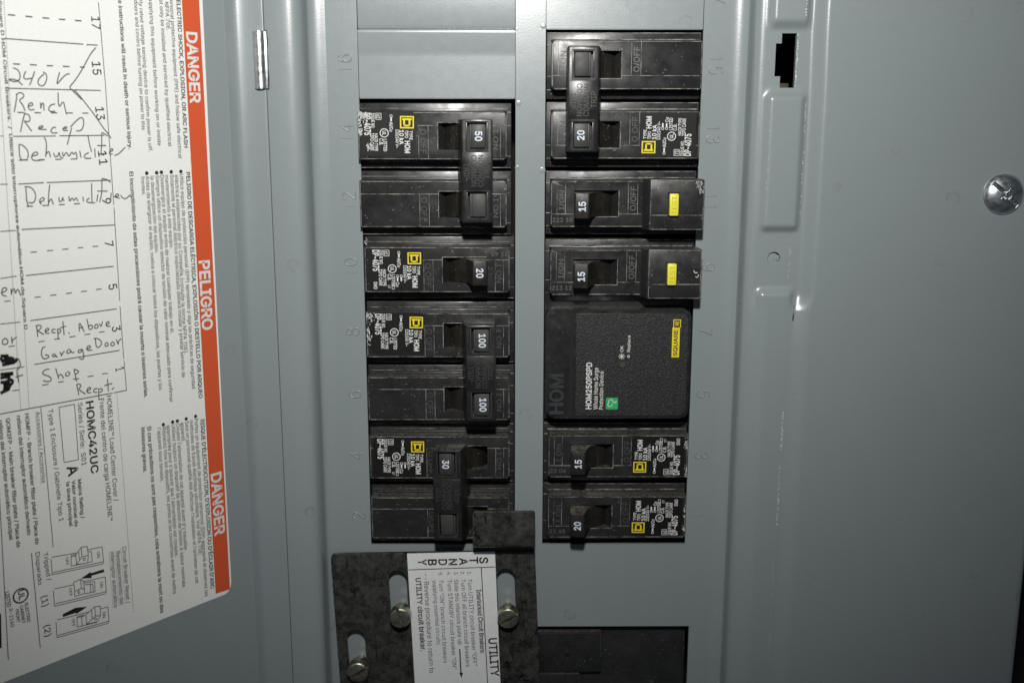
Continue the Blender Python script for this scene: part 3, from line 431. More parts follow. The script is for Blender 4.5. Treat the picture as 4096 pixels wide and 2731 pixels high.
# ---------------------------------------------------------------- print and handwriting of the two paper labels (door-local and panel coordinates, inches)
T_=[["ELECTRIC SHOCK, EXPLOSION, OR ARC FLASH",[-0.909,0.766],[-0.926,-1.191],0.057,1],["ersonal protective equipment (PPE) and follow safe electrical",[-1.011,0.757],[-1.025,-1.335],0.054,0],["NFPA 70E.",[-1.086,0.723],[-1.085,0.355],0.054,0],["st only be installed and serviced by qualified electrical",[-1.165,0.744],[-1.169,-1.172],0.054,0],["upplying this equipment before working on or inside",[-1.318,0.727],[-1.327,-1.157],0.053,0],["rly rated voltage sensing device to confirm power is off.",[-1.461,0.718],[-1.467,-1.237],0.052,0],["doors and covers before turning on power to this",[-1.532,0.711],[-1.546,-0.951],0.052,0],["e instructions will result in death or serious injury.",[-1.754,0.689],[-1.759,-1.199],0.052,1],["PELIGRO DE DESCARGA EL\u00c9CTRICA, EXPLOSI\u00d3N O DESTELLO POR ARQUEO",[-0.922,-1.524],[-0.935,-4.763],0.059,1],["Utilice equipo de protecci\u00f3n personal (EPP) apropiado y siga las pr\u00e1cticas de seguridad",[-1.021,-1.55],[-1.036,-4.598],0.056,0],["el\u00e9ctrica establecidas por su Compa\u00f1\u00eda (consulte la norma NFPA 70E).",[-1.098,-1.558],[-1.128,-4.076],0.056,0],["Solamente el personal el\u00e9ctrico especializado deber\u00e1 instalar y prestar servicio de",[-1.169,-1.552],[-1.185,-4.406],0.056,0],["mantenimiento a este equipo.",[-1.249,-1.557],[-1.244,-2.561],0.055,0],["Desenergice el equipo antes de realizar cualquier trabajo en \u00e9l.",[-1.319,-1.551],[-1.32,-3.75],0.055,0],["Siempre utilice un dispositivo detector de tensi\u00f3n de valor nominal adecuado para confirmar",[-1.39,-1.556],[-1.402,-4.728],0.054,0],["la desenergizaci\u00f3n del equipo.",[-1.466,-1.561],[-1.473,-2.605],0.054,0],["Antes de energizar el equipo, vuelva a colocar todos los dispositivos, las puertas y los",[-1.537,-1.557],[-1.555,-4.521],0.054,0],["frentes.",[-1.607,-1.561],[-1.605,-1.813],0.053,0],["El incumplimiento de estas precauciones podr\u00e1 causar la muerte o lesiones serias.",[-1.768,-1.493],[-1.783,-4.587],0.054,1],["RISQUE D'\u00c9LECTROCUTION, D'EXPLOSION OU D'\u00c9CLAIR D'ARC",[-0.932,-5.081],[-0.931,-7.721],0.062,1],["Portez un \u00e9quipement de protection personnel (\u00c9PP) appropri\u00e9 et observez les",[-1.028,-5.05],[-1.034,-7.809],0.059,0],["m\u00e9thodes de travail \u00e9lectrique s\u00e9curitaire. Voir NFPA 70E.",[-1.107,-5.054],[-1.098,-7.131],0.058,0],["Seul un personnel qualifi\u00e9 doit effectuer l'installation et l'entretien de cet",[-1.181,-5.056],[-1.181,-7.549],0.058,0],["appareil.",[-1.254,-5.055],[-1.255,-5.344],0.058,0],["Coupez l'alimentation de cet appareil avant d'y travailler.",[-1.324,-5.057],[-1.329,-6.997],0.057,0],["Utilisez toujours un dispositif de d\u00e9tection de tension \u00e0 valeur nominale",[-1.399,-5.056],[-1.395,-7.534],0.057,0],["appropri\u00e9e pour s'assurer que l'alimentation est coup\u00e9e.",[-1.475,-5.05],[-1.482,-7.031],0.057,0],["Replacez tous les dispositifs, les portes et les couvercles avant de mettre",[-1.544,-5.062],[-1.553,-7.586],0.056,0],["l'appareil sous tension.",[-1.621,-5.06],[-1.629,-5.849],0.056,0],["Si ces pr\u00e9cautions ne sont pas respect\u00e9es, cela entra\u00eenera la mort ou des",[-1.771,-5.0],[-1.772,-7.807],0.057,1],["blessures graves.",[-1.862,-4.997],[-1.878,-5.646],0.056,1],["HOMELINE\u2122 Load Center Cover /",[-2.327,-4.454],[-2.345,-5.944],0.067,0],["Frente del centro de carga HOMELINE\u2122",[-2.434,-4.473],[-2.448,-6.201],0.066,0],["HOMC42UC",[-2.621,-4.476],[-2.63,-5.476],0.103,1],["Series / Serie:  S01",[-2.733,-4.473],[-2.749,-5.332],0.064,0],["A",[-2.953,-5.296],[-2.937,-5.439],0.14,1],["Mains Rating /",[-2.821,-5.504],[-2.82,-6.054],0.048,1],["Valor nominal de",[-2.902,-5.496],[-2.914,-6.142],0.047,1],["la l\u00ednea principal",[-2.977,-5.501],[-2.986,-6.12],0.047,1],["Type 1 Enclosure / Gabinete Tipo 1",[-3.127,-4.48],[-3.116,-6.009],0.061,0],["Accessories / Accesorios",[-3.285,-4.476],[-3.291,-5.429],0.047,0],["HOMFP - Branch breaker filler plate / Placa de",[-3.427,-4.472],[-3.451,-6.228],0.049,1],["relleno del interruptor autom\u00e1tico derivado",[-3.531,-4.478],[-3.542,-6.071],0.049,1],["QOM2FP - Main breaker filler plate / Placa de",[-3.665,-4.482],[-3.689,-6.198],0.048,1],["relleno del interruptor autom\u00e1tico principal",[-3.757,-4.49],[-3.771,-6.071],0.048,1],["Circuit Breaker Reset /",[-2.274,-6.627],[-2.278,-7.47],0.058,0],["Restablecimiento del",[-2.37,-6.669],[-2.371,-7.463],0.058,0],["interruptor autom\u00e1tico",[-2.451,-6.648],[-2.46,-7.471],0.057,0],["Tripped /",[-3.362,-6.373],[-3.346,-6.769],0.058,0],["Disparado",[-3.464,-6.336],[-3.466,-6.787],0.057,0],["(1)",[-3.444,-6.955],[-3.438,-7.105],0.084,0],["(2)",[-3.446,-7.37],[-3.44,-7.534],0.085,0],["LISTED",[-3.888,-6.737],[-3.88,-6.95],0.049,1],["R-2160",[-3.866,-6.98],[-3.862,-7.233],0.049,0],["ELECTRIC",[-3.66,-6.972],[-3.65,-7.247],0.041,1],["CABINET",[-3.724,-6.984],[-3.716,-7.232],0.04,1],["FRONT",[-3.784,-7.016],[-3.779,-7.198],0.04,1],["UL",[-3.728,-6.773],[-3.725,-6.907],0.075,1],["Use only Square D HOM Circuit Breakers.  /  Utilice s\u00f3lo interruptores autom\u00e1tico HOM de Square D",[-3.274,0.961],[-3.333,-3.401],0.038,1],["17",[-2.138,0.456],[-2.136,0.306],0.114,0],["15",[-2.176,-0.097],[-2.173,-0.262],0.115,0],["13",[-2.178,-0.663],[-2.17,-0.825],0.116,0],["11",[-2.186,-1.219],[-2.179,-1.397],0.116,0],["9",[-2.178,-1.825],[-2.176,-1.901],0.118,0],["7",[-2.19,-2.393],[-2.184,-2.463],0.118,0],["5",[-2.184,-2.963],[-2.178,-3.036],0.119,0],["3",[-2.182,-3.53],[-2.175,-3.604],0.12,0],["1",[-2.174,-4.101],[-2.171,-4.145],0.121,0],["ON",[-2.64,-6.585],[-2.644,-6.67],0.042,0],["ON",[-2.633,-7.025],[-2.637,-7.11],0.042,0],["ON",[-2.632,-7.468],[-2.635,-7.555],0.043,0],["OFF",[-3.075,-6.528],[-3.081,-6.638],0.04,0],["OFF",[-3.067,-6.966],[-3.072,-7.08],0.041,0],["OFF",[-3.065,-7.411],[-3.069,-7.523],0.041,0]]
W_=[["DANGER",[-0.787,0.361],[-0.79,-0.592],0.159,1],["PELIGRO",[-0.801,-2.773],[-0.81,-3.779],0.166,1],["DANGER",[-0.81,-5.94],[-0.805,-6.922],0.169,1]]
BU_=[[-1.002,-1.514],[-1.15,-1.515],[-1.3,-1.515],[-1.371,-1.52],[-1.518,-1.521],[-1.008,-5.013],[-1.161,-5.019],[-1.304,-5.021],[-1.379,-5.02],[-1.525,-5.027]]
HW_=[[[-3.18,-0.219],[-3.142,-0.225],[-3.107,-0.261],[-3.101,-0.313],[-3.116,-0.359],[-3.172,-0.383],[-3.232,-0.366],[-3.245,-0.352],[-3.192,-0.35],[-3.133,-0.367],[-3.083,-0.418]],[[-3.029,-0.25],[-3.062,-0.312],[-3.057,-0.342],[-3.015,-0.344],[-2.951,-0.327]],[[-2.92,-0.246],[-2.955,-0.331],[-2.998,-0.415]],[[-2.818,-0.25],[-2.78,-0.271],[-2.773,-0.324],[-2.807,-0.402],[-2.857,-0.426],[-2.89,-0.397],[-2.89,-0.351],[-2.846,-0.304],[-2.804,-0.276]],[[-2.608,-0.245],[-2.635,-0.319],[-2.663,-0.405],[-2.591,-0.326],[-2.529,-0.269],[-2.479,-0.26]],[[-2.106,0.078],[-2.18,0.003],[-2.248,-0.102],[-2.316,-0.206],[-2.411,-0.335],[-2.501,-0.424],[-2.471,-0.454],[-2.347,-0.575]],[[-2.369,-0.53],[-2.196,-0.755],[-2.081,-0.936],[-2.036,-0.986],[-1.992,-1.058]],[[-2.44,-0.453],[-2.369,-0.53]],[[-3.165,-0.52],[-3.171,-0.586],[-3.214,-0.737]],[[-3.171,-0.529],[-3.12,-0.5],[-3.074,-0.527],[-3.087,-0.565],[-3.148,-0.594],[-3.096,-0.66],[-3.083,-0.726]],[[-3.038,-0.664],[-2.979,-0.658],[-2.981,-0.624],[-3.015,-0.625],[-3.043,-0.668],[-3.023,-0.716],[-2.963,-0.701]],[[-2.881,-0.618],[-2.885,-0.709],[-2.874,-0.642],[-2.842,-0.617],[-2.846,-0.718]],[[-2.697,-0.634],[-2.748,-0.64],[-2.793,-0.689],[-2.776,-0.727],[-2.705,-0.721]],[[-2.649,-0.492],[-2.662,-0.692],[-2.591,-0.588],[-2.578,-0.671],[-2.565,-0.759]],[[-3.085,-0.745],[-3.122,-0.841],[-3.159,-0.974]],[[-3.095,-0.755],[-3.037,-0.764],[-3.023,-0.821],[-3.056,-0.859],[-3.112,-0.831],[-3.06,-0.907],[-3.021,-0.965]],[[-2.94,-0.936],[-2.873,-0.916],[-2.882,-0.897],[-2.922,-0.907],[-2.94,-0.941],[-2.836,-0.945]],[[-2.712,-0.921],[-2.753,-0.916],[-2.787,-0.965],[-2.769,-0.989],[-2.698,-0.985]],[[-2.632,-0.936],[-2.57,-0.931],[-2.578,-0.906],[-2.621,-0.926],[-2.629,-0.96],[-2.561,-0.955]],[[-2.512,-0.926],[-2.546,-1.015],[-2.587,-1.133]],[[-2.527,-0.916],[-2.436,-0.827],[-2.364,-0.786],[-2.342,-0.836],[-2.36,-0.926],[-2.405,-0.965],[-2.458,-0.96]],[[-3.193,-1.136],[-3.2,-1.314],[-3.107,-1.306]],[[-3.202,-1.127],[-3.158,-1.122],[-3.096,-1.185],[-3.087,-1.253],[-3.105,-1.291]],[[-3.049,-1.264],[-2.974,-1.255],[-2.971,-1.221],[-3.01,-1.216],[-3.054,-1.263],[-3.048,-1.312],[-3.0,-1.323],[-2.889,-1.311]],[[-2.874,-1.038],[-2.845,-1.101],[-2.876,-1.277]],[[-2.868,-1.247],[-2.828,-1.199],[-2.816,-1.287]],[[-2.77,-1.229],[-2.764,-1.279],[-2.723,-1.279],[-2.697,-1.211],[-2.694,-1.29],[-2.653,-1.301]],[[-2.657,-1.221],[-2.653,-1.291],[-2.604,-1.212],[-2.58,-1.292],[-2.532,-1.213],[-2.515,-1.263],[-2.479,-1.214],[-2.471,-1.304]],[[-2.431,-1.21],[-2.418,-1.3]],[[-2.311,-1.237],[-2.366,-1.256],[-2.381,-1.306],[-2.285,-1.308]],[[-2.304,-1.026],[-2.292,-1.136],[-2.273,-1.227]],[[-2.226,-1.183],[-2.23,-1.299]],[[-2.118,-0.986],[-2.123,-1.118],[-2.151,-1.26],[-2.108,-1.271]],[[-2.191,-1.148],[-2.066,-1.149]],[[-2.112,-0.981],[-2.034,-1.027]],[[-2.028,-1.231],[-1.971,-1.212],[-1.991,-1.181],[-2.027,-1.221],[-2.031,-1.262],[-1.986,-1.258]],[[-1.965,-1.278],[-1.908,-1.264],[-1.802,-1.173]],[[-3.156,-1.634],[-3.164,-1.873],[-3.095,-1.877]],[[-3.171,-1.634],[-3.098,-1.637],[-3.04,-1.713],[-3.054,-1.81],[-3.096,-1.843],[-3.144,-1.825]],[[-3.001,-1.833],[-2.933,-1.807],[-2.95,-1.771],[-2.992,-1.794],[-3.006,-1.833],[-2.978,-1.859]],[[-2.856,-1.622],[-2.881,-1.74],[-2.894,-1.878]],[[-2.891,-1.848],[-2.849,-1.781],[-2.832,-1.871]],[[-2.752,-1.78],[-2.753,-1.845],[-2.715,-1.827],[-2.7,-1.778],[-2.699,-1.828],[-2.684,-1.829]],[[-2.622,-1.777],[-2.618,-1.852],[-2.581,-1.789],[-2.559,-1.845],[-2.528,-1.786],[-2.507,-1.848]],[[-2.438,-1.79],[-2.433,-1.852]],[[-2.349,-1.815],[-2.393,-1.833],[-2.386,-1.869],[-2.278,-1.875]],[[-2.306,-1.623],[-2.321,-1.868]],[[-2.231,-1.769],[-2.255,-1.861]],[[-2.161,-1.577],[-2.176,-1.761],[-2.218,-1.873]],[[-2.239,-1.728],[-2.096,-1.734]],[[-2.166,-1.571],[-2.1,-1.579],[-2.043,-1.622]],[[-2.048,-1.757],[-2.063,-1.87]],[[-2.019,-1.81],[-1.94,-1.808],[-1.949,-1.777],[-1.983,-1.78],[-1.998,-1.821],[-1.931,-1.835]],[[-1.917,-1.794],[-1.897,-1.832],[-1.847,-1.85],[-1.78,-1.795]],[[-3.181,-3.365],[-3.177,-3.515]],[[-3.193,-3.375],[-3.141,-3.365],[-3.115,-3.398],[-3.147,-3.428],[-3.176,-3.435],[-3.096,-3.499]],[[-3.081,-3.466],[-3.022,-3.446],[-3.037,-3.42],[-3.079,-3.437],[-3.077,-3.484],[-3.026,-3.492]],[[-2.941,-3.452],[-2.987,-3.445],[-2.996,-3.484],[-2.945,-3.498]],[[-2.917,-3.449],[-2.917,-3.578]],[[-2.924,-3.46],[-2.882,-3.454],[-2.874,-3.49],[-2.911,-3.514]],[[-2.839,-3.361],[-2.837,-3.543]],[[-2.881,-3.442],[-2.804,-3.43]],[[-2.775,-3.517],[-2.765,-3.536]],[[-2.632,-3.526],[-2.626,-3.384],[-2.566,-3.541]],[[-2.628,-3.479],[-2.573,-3.475]],[[-2.516,-3.375],[-2.497,-3.521]],[[-2.506,-3.472],[-2.455,-3.461],[-2.441,-3.505],[-2.491,-3.522]],[[-2.4,-3.463],[-2.427,-3.495],[-2.405,-3.522],[-2.366,-3.504],[-2.375,-3.467],[-2.406,-3.462]],[[-2.35,-3.458],[-2.33,-3.515],[-2.305,-3.44]],[[-2.265,-3.494],[-2.207,-3.478],[-2.223,-3.445],[-2.263,-3.47],[-2.254,-3.514],[-2.197,-3.516]],[[-3.092,-3.656],[-3.133,-3.661],[-3.157,-3.739],[-3.135,-3.812],[-3.077,-3.81],[-3.051,-3.779],[-3.107,-3.758]],[[-2.98,-3.767],[-3.016,-3.773],[-3.007,-3.804],[-2.971,-3.792],[-2.975,-3.768],[-2.967,-3.817],[-2.948,-3.802]],[[-2.909,-3.755],[-2.89,-3.817],[-2.887,-3.782],[-2.849,-3.753]],[[-2.776,-3.735],[-2.826,-3.757],[-2.817,-3.794],[-2.768,-3.778],[-2.771,-3.742],[-2.757,-3.792],[-2.721,-3.786]],[[-2.622,-3.766],[-2.671,-3.77],[-2.668,-3.806],[-2.625,-3.801],[-2.614,-3.743],[-2.595,-3.878],[-2.621,-3.904],[-2.662,-3.879]],[[-2.562,-3.775],[-2.493,-3.762],[-2.509,-3.729],[-2.547,-3.742],[-2.545,-3.796],[-2.477,-3.795]],[[-2.422,-3.652],[-2.42,-3.785],[-2.35,-3.76],[-2.339,-3.701],[-2.391,-3.651],[-2.446,-3.649]],[[-2.271,-3.724],[-2.305,-3.755],[-2.276,-3.784],[-2.243,-3.765],[-2.265,-3.725]],[[-2.189,-3.73],[-2.224,-3.762],[-2.188,-3.792],[-2.154,-3.766],[-2.183,-3.731]],[[-2.13,-3.709],[-2.105,-3.792],[-2.107,-3.737],[-2.059,-3.707]],[[-3.067,-3.953],[-3.124,-3.949],[-3.175,-3.998],[-3.075,-4.045],[-3.045,-4.098],[-3.093,-4.119],[-3.16,-4.089]],[[-2.985,-3.955],[-2.957,-4.102]],[[-2.96,-4.066],[-2.922,-4.037],[-2.892,-4.108]],[[-2.85,-4.032],[-2.871,-4.076],[-2.831,-4.089],[-2.798,-4.053],[-2.837,-4.028]],[[-2.746,-4.008],[-2.724,-4.181]],[[-2.746,-4.008],[-2.67,-4.052],[-2.728,-4.084]],[[-2.727,-4.216],[-2.709,-4.365]],[[-2.733,-4.221],[-2.685,-4.218],[-2.663,-4.252],[-2.715,-4.285],[-2.618,-4.37]],[[-2.609,-4.335],[-2.533,-4.313],[-2.555,-4.285],[-2.593,-4.302],[-2.592,-4.363],[-2.537,-4.361]],[[-2.446,-4.323],[-2.502,-4.325],[-2.506,-4.367],[-2.457,-4.377]],[[-2.434,-4.332],[-2.441,-4.49]],[[-2.435,-4.338],[-2.384,-4.335],[-2.381,-4.373],[-2.426,-4.383]],[[-2.299,-4.221],[-2.3,-4.394]],[[-2.35,-4.304],[-2.235,-4.295]],[[-2.248,-4.379],[-2.214,-4.355]],[[-3.581,-2.908],[-3.497,-2.884],[-3.515,-2.843],[-3.56,-2.855],[-3.573,-2.936],[-3.515,-2.954]],[[-3.452,-2.867],[-3.456,-2.961],[-3.45,-2.901],[-3.408,-2.861],[-3.411,-2.95],[-3.37,-2.865],[-3.341,-2.969]],[[-3.58,-3.472],[-3.62,-3.494],[-3.62,-3.545],[-3.566,-3.553],[-3.545,-3.506],[-3.58,-3.472]],[[-3.503,-3.467],[-3.502,-3.569],[-3.502,-3.512],[-3.438,-3.477]],[[-3.479,-3.916],[-3.469,-4.056]],[[-3.501,-3.981],[-3.405,-3.969]],[[-3.446,-3.749],[-3.416,-3.846],[-3.483,-3.903]]]
SC_=[[[-3.66,-3.686],[-3.53,-3.701],[-3.657,-3.714],[-3.479,-3.738],[-3.666,-3.747],[-3.459,-3.764],[-3.668,-3.775],[-3.439,-3.79],[-3.649,-3.801]],[[-3.662,-3.702],[-3.626,-3.782],[-3.596,-3.702],[-3.566,-3.786],[-3.521,-3.714],[-3.495,-3.798],[-3.457,-3.747]],[[-3.682,-3.914],[-3.474,-3.928],[-3.679,-3.943],[-3.522,-3.96],[-3.686,-3.959]],[[-3.608,-3.996],[-3.599,-4.135]],[[-3.608,-3.996],[-3.537,-4.009],[-3.553,-4.063],[-3.598,-4.066]],[[-3.691,-4.015],[-3.539,-4.031],[-3.695,-4.054],[-3.528,-4.085],[-3.699,-4.093],[-3.569,-4.112],[-3.704,-4.149]]]
D_=[[-3.183,0.396,-3.096,0.395,0.022],[-2.974,0.394,-2.889,0.393,0.022],[-2.768,0.391,-2.682,0.392,0.022],[-2.562,0.391,-2.478,0.391,0.022],[-2.357,0.391,-2.27,0.391,0.022],[-3.175,-0.171,-3.092,-0.172,0.022],[-2.972,-0.171,-2.886,-0.173,0.022],[-2.763,-0.174,-2.683,-0.173,0.022],[-2.561,-0.173,-2.475,-0.174,0.022],[-2.338,-0.172,-2.275,-0.174,0.022],[-3.176,-0.741,-3.094,-0.743,0.02],[-2.967,-0.742,-2.888,-0.743,0.02],[-2.762,-0.741,-2.681,-0.742,0.02],[-2.564,-0.741,-2.479,-0.741,0.02],[-2.355,-0.74,-2.275,-0.741,0.02],[-3.21,-1.313,-3.097,-1.311,0.02],[-2.969,-1.311,-2.889,-1.311,0.02],[-2.757,-1.313,-2.68,-1.313,0.02],[-2.556,-1.313,-2.472,-1.311,0.02],[-2.36,-1.31,-2.28,-1.308,0.02],[-3.169,-1.875,-3.09,-1.877,0.02],[-2.969,-1.876,-2.889,-1.878,0.02],[-2.76,-1.876,-2.683,-1.877,0.02],[-2.562,-1.876,-2.483,-1.877,0.02],[-2.354,-1.873,-2.278,-1.873,0.02],[-3.173,-2.443,-3.092,-2.445,0.018],[-2.964,-2.443,-2.885,-2.443,0.018],[-2.765,-2.442,-2.684,-2.442,0.018],[-2.56,-2.441,-2.483,-2.44,0.018],[-2.36,-2.439,-2.281,-2.44,0.018],[-3.172,-3.012,-3.092,-3.014,0.018],[-2.972,-3.011,-2.888,-3.012,0.018],[-2.767,-3.011,-2.687,-3.011,0.018],[-2.564,-3.009,-2.485,-3.01,0.018],[-2.36,-3.005,-2.278,-3.006,0.018],[-3.174,-3.583,-3.095,-3.583,0.018],[-2.97,-3.579,-2.894,-3.584,0.018],[-2.769,-3.579,-2.685,-3.582,0.018],[-2.567,-3.578,-2.484,-3.581,0.018],[-2.362,-3.577,-2.285,-3.578,0.018],[-3.177,-4.145,-3.092,-4.149,0.018],[-2.969,-4.145,-2.893,-4.15,0.018],[-2.769,-4.142,-2.685,-4.149,0.018],[-2.57,-4.142,-2.485,-4.147,0.018],[-2.368,-4.141,-2.283,-4.148,0.018],[-3.548,-3.017,-3.469,-3.018,0.018],[-3.549,-3.584,-3.47,-3.585,0.018],[-3.556,-4.149,-3.47,-4.151,0.018],[-3.255,0.118,-2.271,0.109,0.014],[-2.229,0.106,-2.079,0.108,0.014],[-3.253,-0.459,-2.085,-0.454,0.014],[-3.252,-1.026,-2.722,-1.025,0.014],[-2.68,-1.022,-2.083,-1.019,0.014],[-3.245,-1.6,-2.925,-1.594,0.014],[-2.891,-1.595,-2.04,-1.595,0.014],[-3.254,-2.154,-2.027,-2.181,0.014],[-3.254,-2.727,-2.09,-2.724,0.014],[-3.251,-3.298,-2.091,-3.297,0.014],[-3.25,-3.862,-2.093,-3.864,0.014],[-3.729,-4.413,-2.239,-4.429,0.014],[-2.221,-4.429,-2.039,-4.429,0.014],[-2.026,0.635,-2.015,-0.349,0.011],[-2.015,-0.349,-2.024,-1.918,0.011],[-2.023,-1.951,-2.04,-3.195,0.011],[-2.042,-3.266,-2.045,-3.991,0.011],[-2.043,-4.015,-2.039,-4.429,0.011],[-3.407,-1.022,-3.371,-1.022,0.016],[-3.461,-1.595,-3.372,-1.596,0.016],[-3.515,-2.16,-3.328,-2.161,0.016],[-3.569,-2.731,-3.368,-2.721,0.016],[-3.622,-3.291,-3.378,-3.299,0.016],[-3.677,-3.863,-3.378,-3.87,0.016],[-3.216,0.564,-3.367,-4.406,0.006],[-3.321,0.555,-3.475,-4.417,0.006],[-2.18,-4.453,-2.182,-7.635,0.006],[-3.221,-4.429,-3.226,-6.329,0.011],[-3.513,-6.321,-3.517,-7.657,0.012],[-3.786,-4.281,-3.934,-7.658,0.012],[-3.294,-4.475,-3.302,-5.436,0.006],[-2.985,-4.477,-2.777,-4.478,0.011],[-2.985,-4.477,-2.983,-5.227,0.011],[-2.777,-4.478,-2.788,-5.234,0.011],[-2.983,-5.227,-2.788,-5.234,0.011],[-2.296,-6.631,-2.296,-7.472,0.005],[-2.388,-6.679,-2.389,-7.463,0.005],[-2.469,-6.649,-2.478,-7.469,0.005]]
PIC_=[[[-3.257,-6.462],[-2.913,-6.508]],[[-2.767,-6.513],[-2.562,-6.533],[-2.559,-6.747],[-2.568,-6.775]],[[-3.268,-6.481],[-3.273,-6.702]],[[-3.261,-6.675],[-2.561,-6.751]],[[-3.273,-6.702],[-2.569,-6.78]],[[-2.934,-6.525],[-2.998,-6.517],[-3.011,-6.664],[-2.778,-6.696]],[[-2.935,-6.529],[-2.853,-6.45],[-2.771,-6.461],[-2.764,-6.592],[-2.854,-6.586],[-2.853,-6.45]],[[-2.854,-6.586],[-2.937,-6.67],[-2.935,-6.529]],[[-2.764,-6.592],[-2.783,-6.695],[-2.937,-6.67]],[[-2.76,-6.542],[-2.718,-6.55],[-2.717,-6.699],[-2.772,-6.693]],[[-3.0,-6.539],[-2.936,-6.542]],[[-2.892,-6.5],[-2.892,-6.613]],[[-3.258,-6.908],[-3.004,-6.936]],[[-2.854,-6.941],[-2.553,-6.975],[-2.555,-7.192],[-2.568,-7.219]],[[-3.277,-6.924],[-3.281,-7.148]],[[-3.266,-7.117],[-2.555,-7.192]],[[-3.279,-7.148],[-2.568,-7.219]],[[-2.997,-6.903],[-2.901,-6.894],[-2.897,-7.026],[-2.993,-7.034],[-2.997,-6.903]],[[-2.901,-6.894],[-2.859,-6.934],[-2.858,-7.112],[-2.999,-7.106],[-2.993,-7.034]],[[-2.897,-7.026],[-2.858,-7.051]],[[-2.861,-6.96],[-2.707,-6.991],[-2.712,-7.137],[-2.854,-7.119]],[[-2.843,-6.992],[-2.738,-7.018],[-2.737,-7.133]],[[-2.77,-7.012],[-2.773,-7.126]],[[-3.263,-7.35],[-2.831,-7.395]],[[-2.657,-7.411],[-2.55,-7.421],[-2.551,-7.632],[-2.566,-7.659]],[[-3.281,-7.369],[-3.284,-7.596]],[[-3.272,-7.569],[-2.551,-7.632]],[[-3.284,-7.596],[-2.566,-7.659]],[[-2.884,-7.413],[-2.994,-7.403],[-3.002,-7.553],[-2.723,-7.584]],[[-2.93,-7.417],[-2.932,-7.563]],[[-2.995,-7.418],[-2.885,-7.428]],[[-2.869,-7.423],[-2.735,-7.351],[-2.656,-7.374],[-2.665,-7.509],[-2.736,-7.488],[-2.735,-7.351]],[[-2.736,-7.488],[-2.87,-7.56],[-2.869,-7.423]],[[-2.665,-7.509],[-2.717,-7.58],[-2.87,-7.56]],[[-2.784,-7.381],[-2.784,-7.508]],[[-2.81,-6.632],[-2.815,-6.643],[-2.827,-6.645],[-2.838,-6.636],[-2.841,-6.622],[-2.836,-6.611],[-2.824,-6.609],[-2.813,-6.618],[-2.81,-6.632]],[[-2.922,-7.071],[-2.927,-7.082],[-2.939,-7.084],[-2.949,-7.074],[-2.953,-7.06],[-2.947,-7.049],[-2.936,-7.047],[-2.925,-7.056],[-2.922,-7.071]],[[-2.723,-7.536],[-2.729,-7.547],[-2.741,-7.548],[-2.752,-7.539],[-2.755,-7.524],[-2.749,-7.512],[-2.738,-7.511],[-2.727,-7.521],[-2.723,-7.536]]]
ARR_=[[[-2.565,-6.858],[-2.561,-6.901],[-2.746,-6.894],[-2.743,-6.927],[-2.895,-6.886],[-2.752,-6.835],[-2.749,-6.857]],[[-3.184,-7.298],[-3.183,-7.338],[-3.004,-7.342],[-2.999,-7.362],[-2.839,-7.313],[-3.003,-7.269],[-2.996,-7.303]]]
ULC_=[-3.7,-6.848]
ULR_=0.104
BAR_=[[-4.009,-6.969],[-3.964,-7.006],[-4.0,-7.465],[-4.054,-7.444]]
IT_=[["S",[-0.788,-7.631],[-0.785,-7.738],0.133,1],["T",[-0.947,-7.63],[-0.945,-7.741],0.133,1],["A",[-1.11,-7.643],[-1.108,-7.767],0.133,1],["N",[-1.28,-7.658],[-1.278,-7.767],0.133,1],["D",[-1.443,-7.664],[-1.441,-7.768],0.133,1],["B",[-1.608,-7.665],[-1.607,-7.771],0.133,1],["Y",[-1.768,-7.66],[-1.767,-7.771],0.133,1],["UTILITY",[-0.649,-9.033],[-0.606,-9.714],0.132,1],["Interlocked Circuit Breakers:",[-0.84,-8.186],[-0.778,-9.302],0.072,1],["1.",[-0.982,-7.878],[-0.978,-7.939],0.06,0],["Turn UTILITY circuit breaker \u201cOFF\u201d",[-0.98,-8.005],[-0.903,-9.523],0.069,0],["2.",[-1.093,-7.878],[-1.089,-7.942],0.059,0],["Turn OFF all branch circuit breakers",[-1.087,-8.01],[-1.018,-9.535],0.069,0],["3.",[-1.201,-7.883],[-1.197,-7.946],0.059,0],["Slide this interlock plate up",[-1.198,-8.014],[-1.139,-9.146],0.068,0],["4.",[-1.309,-7.886],[-1.306,-7.949],0.059,0],["Turn STANDBY circuit breaker \u201cON\u201d",[-1.306,-8.017],[-1.236,-9.58],0.068,0],["5.",[-1.446,-7.89],[-1.442,-7.957],0.059,0],["Turn \u201cON\u201d branch circuit breakers",[-1.44,-8.022],[-1.383,-9.465],0.068,0],["supplying essential circuits.",[-1.544,-8.025],[-1.488,-9.161],0.065,0],["--Reverse procedure to return to",[-1.688,-7.913],[-1.616,-9.645],0.082,0],["UTILITY circuit breaker.",[-1.814,-7.984],[-1.75,-9.258],0.082,1]]
ID_=[[-1.927,-7.845,-0.537,-7.797,0.014],[-0.759,-7.808,-0.66,-9.946,0.014],[-1.117,-9.219,-1.101,-9.663,0.02]]
IA_=[[-1.128,-9.638],[-1.068,-9.639],[-1.093,-9.738]]
IL_=[[-1.944,-7.569],[-0.54,-7.534],[-0.455,-9.829],[-1.858,-9.824]]
# ================================================================= the setting
bm = bmesh.new(); box(bm, -30, 30, -30, 30, -3.6, -3.4); tag(obj('wall', bm, 'wall'), kind='structure')
